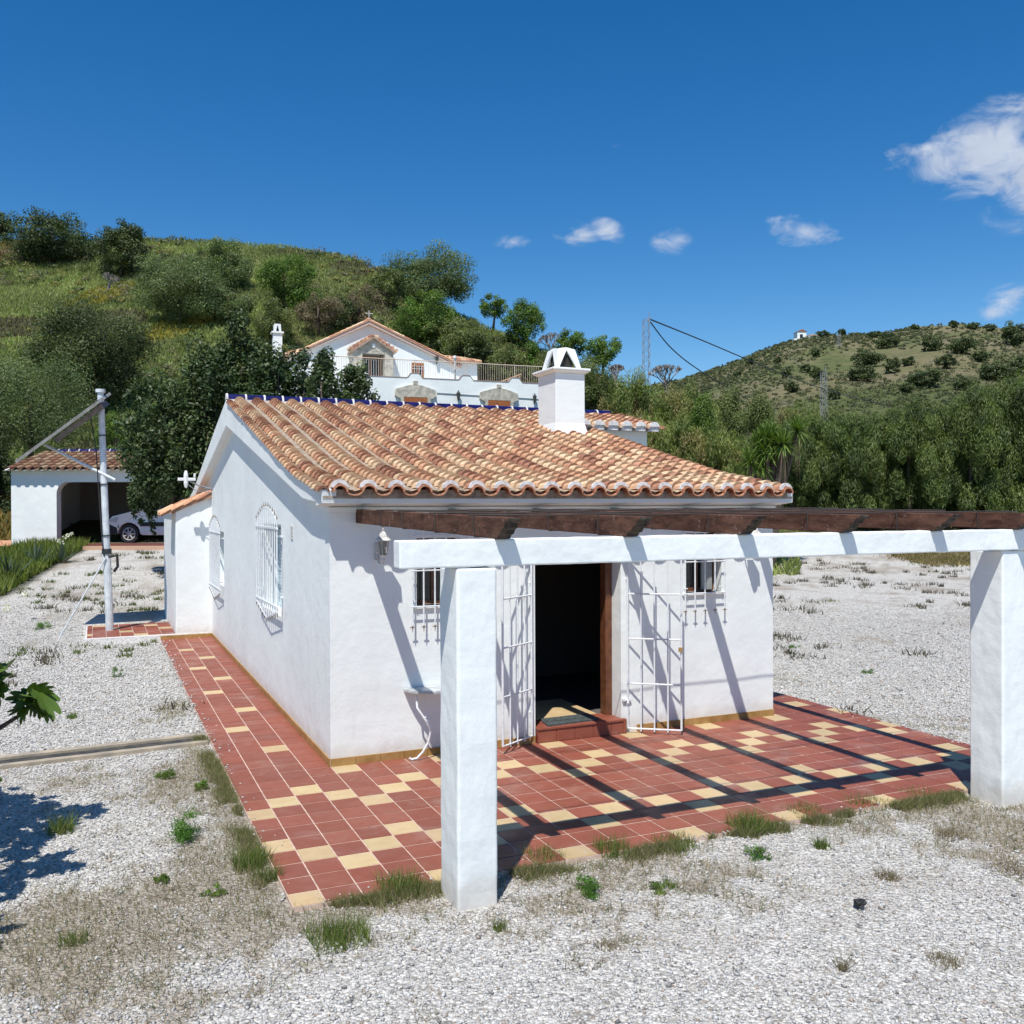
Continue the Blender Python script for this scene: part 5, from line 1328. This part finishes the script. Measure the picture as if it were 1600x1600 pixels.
# ------------------------------------------------------------ gravel stones, weeds, dry grass
def on_hard(x, y, m=0.):
    a = (x > -1.03 - m) & (x < 6.68 + m) & (y > -3.28 - m) & (y < .02)
    b = (x > -1.03 - m) & (x < 7.75) & (y >= 0) & (y < 14.5) & ~((x > 6.68) & (y < 5.7)) & ~((x > 5.68) & (y > 1.4) & (y < 5.7))
    c = (x > -2.45) & (x < 0) & (y > 10.6) & (y < 14.3)
    yc = 1.8 + (x + 1.03) * .079
    e = (x < -1) & (y > yc - .24) & (y < yc + .28)
    p = ((x > -.01) & (x < .3) & (y > -3.72) & (y < -3.2)) | ((x > 5.16) & (x < 5.47) & (y > -3.7) & (y < -3.2))
    return a | b | c | e | p
def stones():
    n = 430000
    px, d = sample(n, -60, 1660, 4.2, 27, 1.4); P_ = ground_pts(px, d)
    dm = dirt(P_[:, 0], P_[:, 1])
    k = ~on_hard(P_[:, 0], P_[:, 1], rng.choice([-.01, -.03, -.09, -.2], n, p=[.7, .2, .085, .015])) & (rng.uniform(0, 1, n) > smooth((dm - .35) / .9) * .85)
    k &= rng.uniform(0, 1, n) > smooth((d - 16) / 11)
    P_ = P_[k]; d = d[k]; n = len(P_); P_[:, 2] += np.where(on_hard(P_[:, 0], P_[:, 1], -.004), .035, 0)
    cube = np.array([[x, y, z] for z in (-1, 1) for y in (-1, 1) for x in (-1, 1)], float)
    F0 = np.array([[0, 2, 3, 1], [4, 5, 7, 6], [0, 1, 5, 4], [2, 6, 7, 3], [0, 4, 6, 2], [1, 3, 7, 5]])
    base = cube[None] * rng.uniform(.45, 1.1, (n, 8, 1)) * rng.uniform(.55, 1.15, (n, 1, 3))
    ax = unit(n); an = rng.uniform(0, pi, n)
    K = np.zeros((n, 3, 3)); K[:, 0, 1] = -ax[:, 2]; K[:, 0, 2] = ax[:, 1]; K[:, 1, 0] = ax[:, 2]; K[:, 1, 2] = -ax[:, 0]; K[:, 2, 0] = -ax[:, 1]; K[:, 2, 1] = ax[:, 0]
    Rm = np.eye(3)[None] + np.sin(an)[:, None, None] * K + (1 - np.cos(an))[:, None, None] * (K @ K)
    sz = rng.uniform(.0055, .0108, n) * np.where(rng.uniform(0, 1, n) > .93, 1.5, 1) * np.clip(d / 9, .9, 1.5)
    V = np.einsum('nij,nkj->nki', Rm, base) * sz[:, None, None] * np.array([1.15, 1.15, .75])
    V += P_[:, None] + np.array([0, 0, 1.0]) * (sz * rng.uniform(-.1, .8, n))[:, None, None]
    F = (F0[None] + np.arange(n)[:, None, None] * 8).reshape(-1, 4)
    g = rng.beta(3, 1.5, n) * .36 + .26; tint = rng.uniform(0, 1, n)[:, None]
    c = g[:, None] * (np.array([1.02, .98, .92]) * (1 - tint) + np.array([.99, .985, .965]) * tint)
    w = rng.uniform(0, 1, n); c[w < .05] *= np.array([1.0, .85, .72]) * .75; c[w > .965] *= .4
    tag(npmesh('gravel', V.reshape(-1, 3), F, np.repeat(c, 6, axis=0), STONE), 'loose white marble gravel in the yard', 'gravel', kind='stuff')
stones()
# dry grass and dead stems in the soil patches
n = 260000; px, d = sample(n, -60, 1660, 4.2, 15, 1.4); P_ = ground_pts(px, d); dm = dirt(P_[:, 0], P_[:, 1])
k = ~on_hard(P_[:, 0], P_[:, 1]) & (rng.uniform(0, 1, n) < smooth((dm - .35) / .8) * .9); P_ = P_[k]
V, F, c = blades(P_, .05, .0055, 2.0, (.17, .135, .095), (.36, .30, .21))
g_ = rng.uniform(0, 1, len(c)) < .16; c[g_] = np.array([.07, .11, .03]) * rng.uniform(.7, 1.4, (g_.sum(), 1))
tag(npmesh('dry_grass', V, F, c, GRASSM), 'thin dry grass creeping over the gravel around the patio', 'grass', kind='stuff')
def clumpstuff(name, label, n, px0, px1, d0, d1, size, per, cols, test, h=.12, w=.02, power=1.5):
    px, d = sample(n, px0, px1, d0, d1, power); P_ = ground_pts(px, d); k = ~on_hard(P_[:, 0], P_[:, 1]) & test(px, d, P_); P_ = P_[k]; d = d[k]
    idx = np.repeat(np.arange(len(P_)), per); s = size * rng.uniform(.4, 1.6, len(P_))
    Q = P_[idx] + np.column_stack([rng.normal(size=len(idx)) * s[idx] * .5, rng.normal(size=len(idx)) * s[idx] * .5, np.zeros(len(idx))])
    V, F, c = blades(Q, h, w, 1.2, cols[0], cols[1]); tag(npmesh(name, V, F, c, GRASSM), label, 'weeds', kind='stuff')
clumpstuff('dead_weeds', 'dark dry weed tufts scattered over the far gravel', 900, -40, 1640, 12, 46, .22, 34, ((.07, .06, .05), (.17, .145, .11)), lambda px, d, P: vnoise(P[:, 0], P[:, 1], .7, 61) + (d - 12) / 30 > .35, .13, .028)
clumpstuff('green_weeds', 'small green weeds sprinkled over the gravel by the garage', 150, -40, 420, 17, 32, .25, 34, ((.06, .09, .02), (.12, .15, .04)), lambda px, d, P: vnoise(P[:, 0], P[:, 1], .7, 63) > 0, .1, .03)
clumpstuff('yellowed_grass', 'yellowed grass along the far edge of the gravel', 1500, 1180, 1640, 37, 50, .5, 40, ((.17, .14, .06), (.3, .24, .12)), lambda px, d, P: d > 41 - smooth((px - 1350) / 150) * 5, .2, .05)
# single green tufts one can tell apart
def tuft(px, py, r, h, n, lab, col=((.07, .11, .02), (.16, .22, .045)), w=.006, lean=1.0, name='weed_tuft', cat='weed', grp='green tufts growing in the gravel'):
    dirv = CW + CR * ((px - 800) / FPX) - CU * ((py - 800) / FPX); t_ = (-.03 - CAM.z) / dirv.z; p = CAM + dirv * t_; p.z = H(p.x, p.y)
    Q = np.clip(rng.normal(size=(n, 3)), -1.5, 1.5) * np.array([r * .42, r * .42, 0])
    if any(q_ in lab for q_ in ('feathery', 'leafy', 'bright', 'tiny', 'round green', 'small green', 'blue green', 'flat yellow')):
        n2 = n * 5; u_ = unit(n2); u_[:, 2] = abs(u_[:, 2]); rr_ = rng.uniform(0, 1, (n2, 1)) ** .5
        cl = unit(9); cl[:, 2] = abs(cl[:, 2]) * rng.uniform(.2, 1.2, 9); cl *= rng.uniform(.2, 1.35, (9, 1)); ci = rng.integers(0, 9, n2)
        C_ = (cl[ci] * .75 + u_ * rr_ * .36) * np.array([r, r, h * 1.0]) * 1.15; L_ = rng.uniform(.012, .026, n2)
        V, F = leaf_quads(C_, u_ + unit(n2) * .7, L_, L_ * .35, u_ + np.array([0, 0, .8]))
        c = np.array([.085, .155, .02]) * rng.uniform(.7, 1.5, 9)[ci][:, None] * rng.uniform(.75, 1.3, (n2, 1)) * np.array([1.1 if 'bright' in lab or 'yellow' in lab else .8, 1, 1])
        tag(npmesh(name, V, F, c, GRASSM, loc=p), lab, cat, grp); return
    V, F, c = blades(Q, h, w, lean, *col); k2 = rng.uniform(0, 1, n) < .12; c[k2] = np.array([.28, .24, .13])
    tag(npmesh(name, V, F, c, GRASSM, loc=p), lab, cat, grp)
TU = [(65, 985, .2, .2, 420, 'feathery green weed left of the solar mast'), (182, 1058, .09, .2, 160, 'small leafy weed between the solar mast and the drain'), (113, 1122, .09, .09, 140, 'low green tuft above the drain at left'),
      (240, 1004, .1, .1, 140, 'small tuft at the far left corner of the side path'), (190, 1001, .1, .08, 120, 'small tuft at the foot of the solar mast'),
      (257, 1216, .1, .1, 220, 'bright tuft just below the drain beside the side path'), (320, 1232, .09, .1, 200, 'bright tuft below the drain, nearest the side path'),
      (95, 1300, .14, .18, 260, 'green tuft in the shade of the fig branch at left'), (285, 1308, .2, .22, 520, 'large feathery fennel clump left of the patio corner'),
      (395, 1352, .2, .14, 520, 'dense grass tuft touching the left edge of the patio'), (256, 1376, .06, .07, 110, 'tiny bright tuft below the fennel clump'), (335, 1398, .07, .06, 110, 'tiny bright tuft left of the yellow corner tile'),
      (425, 1372, .1, .1, 220, 'grass tuft at the lower left edge of the patio'), (530, 1468, .26, .14, 620, 'wide dark green tuft in the gravel below the patio corner'), (625, 1392, .2, .15, 560, 'bushy grass tuft at the patio edge left of the near pillar'),
      (850, 1345, .2, .1, 420, 'low grass tuft at the patio edge right of the near pillar'), (955, 1332, .18, .13, 460, 'green tuft at the patio edge under the third rafter'), (1055, 1322, .22, .1, 480, 'spreading green tuft in front of the middle of the patio'),
      (1172, 1297, .22, .17, 680, 'largest grass tuft at the middle of the patio front edge'), (1262, 1272, .24, .09, 420, 'flat strip of grass right of the largest patio edge tuft'), (1352, 1258, .26, .09, 420, 'flat strip of grass at the patio edge between the largest tuft and the far pillar'), (1436, 1244, .22, .08, 320, 'short strip of grass left of the far pillar foot'),
      (1182, 1340, .1, .14, 170, 'thin blue green tuft below the largest patio edge tuft'), (1284, 1325, .08, .11, 180, 'small upright tuft in the gravel right of centre'), (922, 1396, .14, .1, 260, 'round green tuft in the gravel right of the near pillar'),
      (780, 1452, .05, .09, 80, 'thin little tuft just below the near pillar'), (1040, 1388, .12, .05, 150, 'flat yellow green tuft in the middle of the gravel'), (115, 1472, .12, .08, 160, 'sparse tuft in the lower left gravel'),
      (1238, 1012, .12, .12, 140, 'small green tuft in the far gravel right of the cottage'), (1357, 1052, .12, .1, 140, 'small green tuft in the far gravel left of the far pillar'), (1298, 943, .25, .1, 160, 'flat green tuft far out on the gravel')]
n = 26000; q_ = np.column_stack([rng.uniform(-1.05, 5.1, n), -3.27 - np.abs(rng.normal(0, .09, n)) + .02, np.full(n, -.035)])
q2 = np.column_stack([-1.02 - np.abs(rng.normal(0, .08, 12000)), rng.uniform(-3.3, 2.2, 12000), np.full(12000, -.035)])
q_ = np.vstack([q_, q2]); m_ = vnoise(q_[:, 0], q_[:, 1], 4., 71) + vnoise(q_[:, 0], q_[:, 1], 11., 72) * .6; q_ = q_[m_ > .1]
V, F, c = blades(q_, .075, .006, 1.2, (.09, .12, .03), (.24, .25, .1)); k_ = rng.uniform(0, 1, len(c)) < .4; c[k_] = np.array([.28, .23, .15]) * rng.uniform(.6, 1.2, (k_.sum(), 1))
tag(npmesh('edge_grass', V, F, c, GRASSM), 'ragged fringe of green and dry grass along the patio edges', 'grass', kind='stuff')
for (px, py, r, h, n, lab) in TU: tuft(px, py, r, h, n, lab)
for (px, py, r, h, n, lab) in [(1318, 1515, .04, .13, 60, 'dry upright grass stalk in the lower right gravel'), (1388, 1372, .1, .08, 160, 'dry grass tuft with a green base below the far pillar'), (1485, 1305, .18, .06, 260, 'flat dark dry plant in front of the far pillar'), (1590, 1362, .25, .07, 300, 'dark dry plant at the right edge of the gravel'),
                               (1475, 1502, .14, .06, 160, 'dry twiggy plant in the lower right corner'), (948, 1478, .1, .05, 120, 'dry grass tuft in the middle foreground gravel')]:
    tuft(px, py, r, h, n, lab, ((.13, .1, .07), (.26, .21, .14)), .005, 1.3, 'dry_plant', 'weed', 'dry plants in the gravel')
# fig tree reaching in from the left
fg = Vector((-4.75, -2.9, H(-4.75, -2.9))); fig = empty('fig_tree', fg, 0, 'fig tree reaching into the left edge with large lobed leaves', 'tree')
def figleaf(s):
    pts = [(0, 0)]
    for a, r in ((-105, .3), (-85, .45), (-68, .6), (-56, .62), (-47, .5), (-38, .66), (-29, .82), (-21, .84), (-14, .66), (-8, .88), (0, 1.0), (8, .88), (14, .66), (21, .84), (29, .82), (38, .66), (47, .5), (56, .62), (68, .6), (85, .45), (105, .3)):
        pts.append((sin(rad(a)) * r * s * .8, cos(rad(a)) * r * s))
    return pts
VV, FF, CC = [], [], []
def add_leaf(p, dr, s):
    dr = dr.normalized(); sd = dr.cross(Vector((0, 0, 1)));  sd = sd.normalized() if sd.length > .1 else Vector((1, 0, 0))
    sd = (sd + Vector(rng.uniform(-.5, .5, 3))).normalized(); n_ = sd.cross(dr); c = np.array([.075, .13, .02]) * rng.uniform(.6, 1.35)
    pts = figleaf(s); o = len(VV)
    VV.append(p)
    for x, y in pts[1:]: VV.append(p + sd * x + dr * y + n_ * (abs(x) * .35 - y * y / s * .2))
    for q in range(1, len(pts) - 1): FF.append([o, o + q, o + q + 1]); CC.append(c)
mb = MB()
def branch(pts, r0, r1, leaves):
    P_ = [Vector(p) for p in pts]; n = len(P_); mb.tube(P_, [r0 + (r1 - r0) * k / (n - 1) for k in range(n)], 7)
    for _ in range(leaves):
        k = random.uniform(.35, 1) * (n - 1); i = min(int(k), n - 2); q = P_[i].lerp(P_[i + 1], k - i)
        dr = (P_[-1] - P_[-2]).normalized() * .5 + Vector((random.uniform(-1, 1), random.uniform(-1, 1), random.uniform(-.7, .6)))
        add_leaf(q + dr.normalized() * .05, dr, random.uniform(.14, .24))
mb.tube([fg - Vector((0, 0, .1)), fg + Vector((.05, .05, .5))], [.11, .08], 9)
c0 = fg + Vector((.05, .05, .5))
E1 = at(58, 1088, 7.75); E2 = at(-4, 1062, 7.3); E3 = at(-8, 1225, 6.9)
branch([c0, c0.lerp(E1, .5) + Vector((0, 0, .12)), at(-20, 1150, 7.6), at(30, 1118, 7.7), E1], .04, .007, 0)
for q, s in ((E1, .2), (E1 + Vector((-.03, 0, 0)), .19), (E1 + Vector((-.05, .02, -.02)), .2), (E1, .18), (E1, .2), (E1 + Vector((-.06, 0, .03)), .2), (E1 + Vector((-.09, 0, .0)), .2), (E1 + Vector((-.04, .0, -.05)), .18), (E1 + Vector((.03, .0, -.02)), .17), (at(40, 1105, 7.7), .17), (E1 + Vector((.02, 0, 0)), .2), (E1, .18), (E1 + Vector((-.02, 0, .03)), .21), (E1 + Vector((.01, 0, -.04)), .2), (at(48, 1098, 7.7), .17), (at(50, 1100, 7.7), .2), (at(42, 1106, 7.7), .18)):
    dr = Vector((random.uniform(-1, 1), random.uniform(-1, 1), random.uniform(-1.2, .5))); add_leaf(q, dr, s)
add_leaf(at(62, 1082, 7.7), at(84, 1118, 7.65) - at(62, 1082, 7.7), .27)
branch([c0, c0.lerp(E2, .6) + Vector((0, 0, .1)), at(-60, 1080, 7.3), E2], .035, .007, 7)
for _ in range(16): add_leaf(E2 + Vector((random.uniform(-.06, .04), 0, random.uniform(-.06, .08))), Vector((random.uniform(-.6, .8), random.uniform(-1, 1), random.uniform(-.8, .5))), random.uniform(.14, .2))
branch([c0, c0.lerp(E3, .6), at(-60, 1225, 6.9), E3], .03, .007, 4)
for _ in range(14): add_leaf(E3 + Vector((random.uniform(-.08, 0), 0, random.uniform(-.06, .08))), Vector((random.uniform(-.8, .5), random.uniform(-1, 1), random.uniform(-.8, .5))), random.uniform(.14, .2))
for a, l, z in ((.2, 1.35, .9), (-.5, 1.5, 1.1), (-1.3, 1.4, 1.1), (1.2, 1.3, 1.3), (2.3, 1.3, 1.3), (3.4, 1.3, 1.2), (-.15, 1.0, 1.7), (-.9, .9, 1.8), (4.4, 1.1, 1.4)):
    e = c0 + Vector((cos(a) * l, sin(a) * l, z))
    dd_ = (e - CAM).dot(CW); pxe = 800 + FPX * (e - CAM).dot(CR) / max(dd_, .1)
    if pxe > -70 and dd_ > 0: e = e - CR * ((pxe + 70) / FPX * dd_)
    branch([c0, c0.lerp(e, .5) + Vector((0, 0, .15)), e], .035, .01, 34)
    branch([c0.lerp(e, .55) + Vector((0, 0, .12)), e + Vector((-.15, .2, .1))], .02, .007, 22)
SP = [(0, 1245), (60, 1262), (150, 1258), (0, 1290), (70, 1285), (30, 1320), (80, 1350), (0, 1380), (45, 1360), (-60, 1300), (-90, 1350), (20, 1268), (110, 1268)]
tips = []
for k in range(230):
    a, b = random.choice(SP), random.choice(SP)
    sx, sy = a[0] + random.gauss(0, 16), a[1] + random.gauss(0, 9)
    dv = CW + CR * ((sx - 800) / FPX) - CU * ((sy - 800) / FPX); g_ = CAM + dv * ((-.03 - CAM.z) / dv.z)
    z = random.uniform(1.0, 2.3); p = Vector((g_.x - .341 * z, g_.y - .455 * z, z)); dd_ = (p - CAM).dot(CW)
    if dd_ < .5 or 800 + FPX * (p - CAM).dot(CR) / dd_ > -32: continue
    add_leaf(p, Vector((random.uniform(-1, 1), random.uniform(-1, 1), random.uniform(-.7, .4))), random.uniform(.16, .24)); tips.append(p)
for p in tips[::12]:
    m_ = c0.lerp(p, .55) + Vector((0, 0, .12)); mb.tube([c0, m_, p], [.022, .014, .005], 5)
mb.build('trunk', BARK, fig, smooth=True)
npmesh('leaves', np.array([tuple(v - fg) for v in VV]), np.array(FF), np.array(CC), GLOSSLEAF, fig)
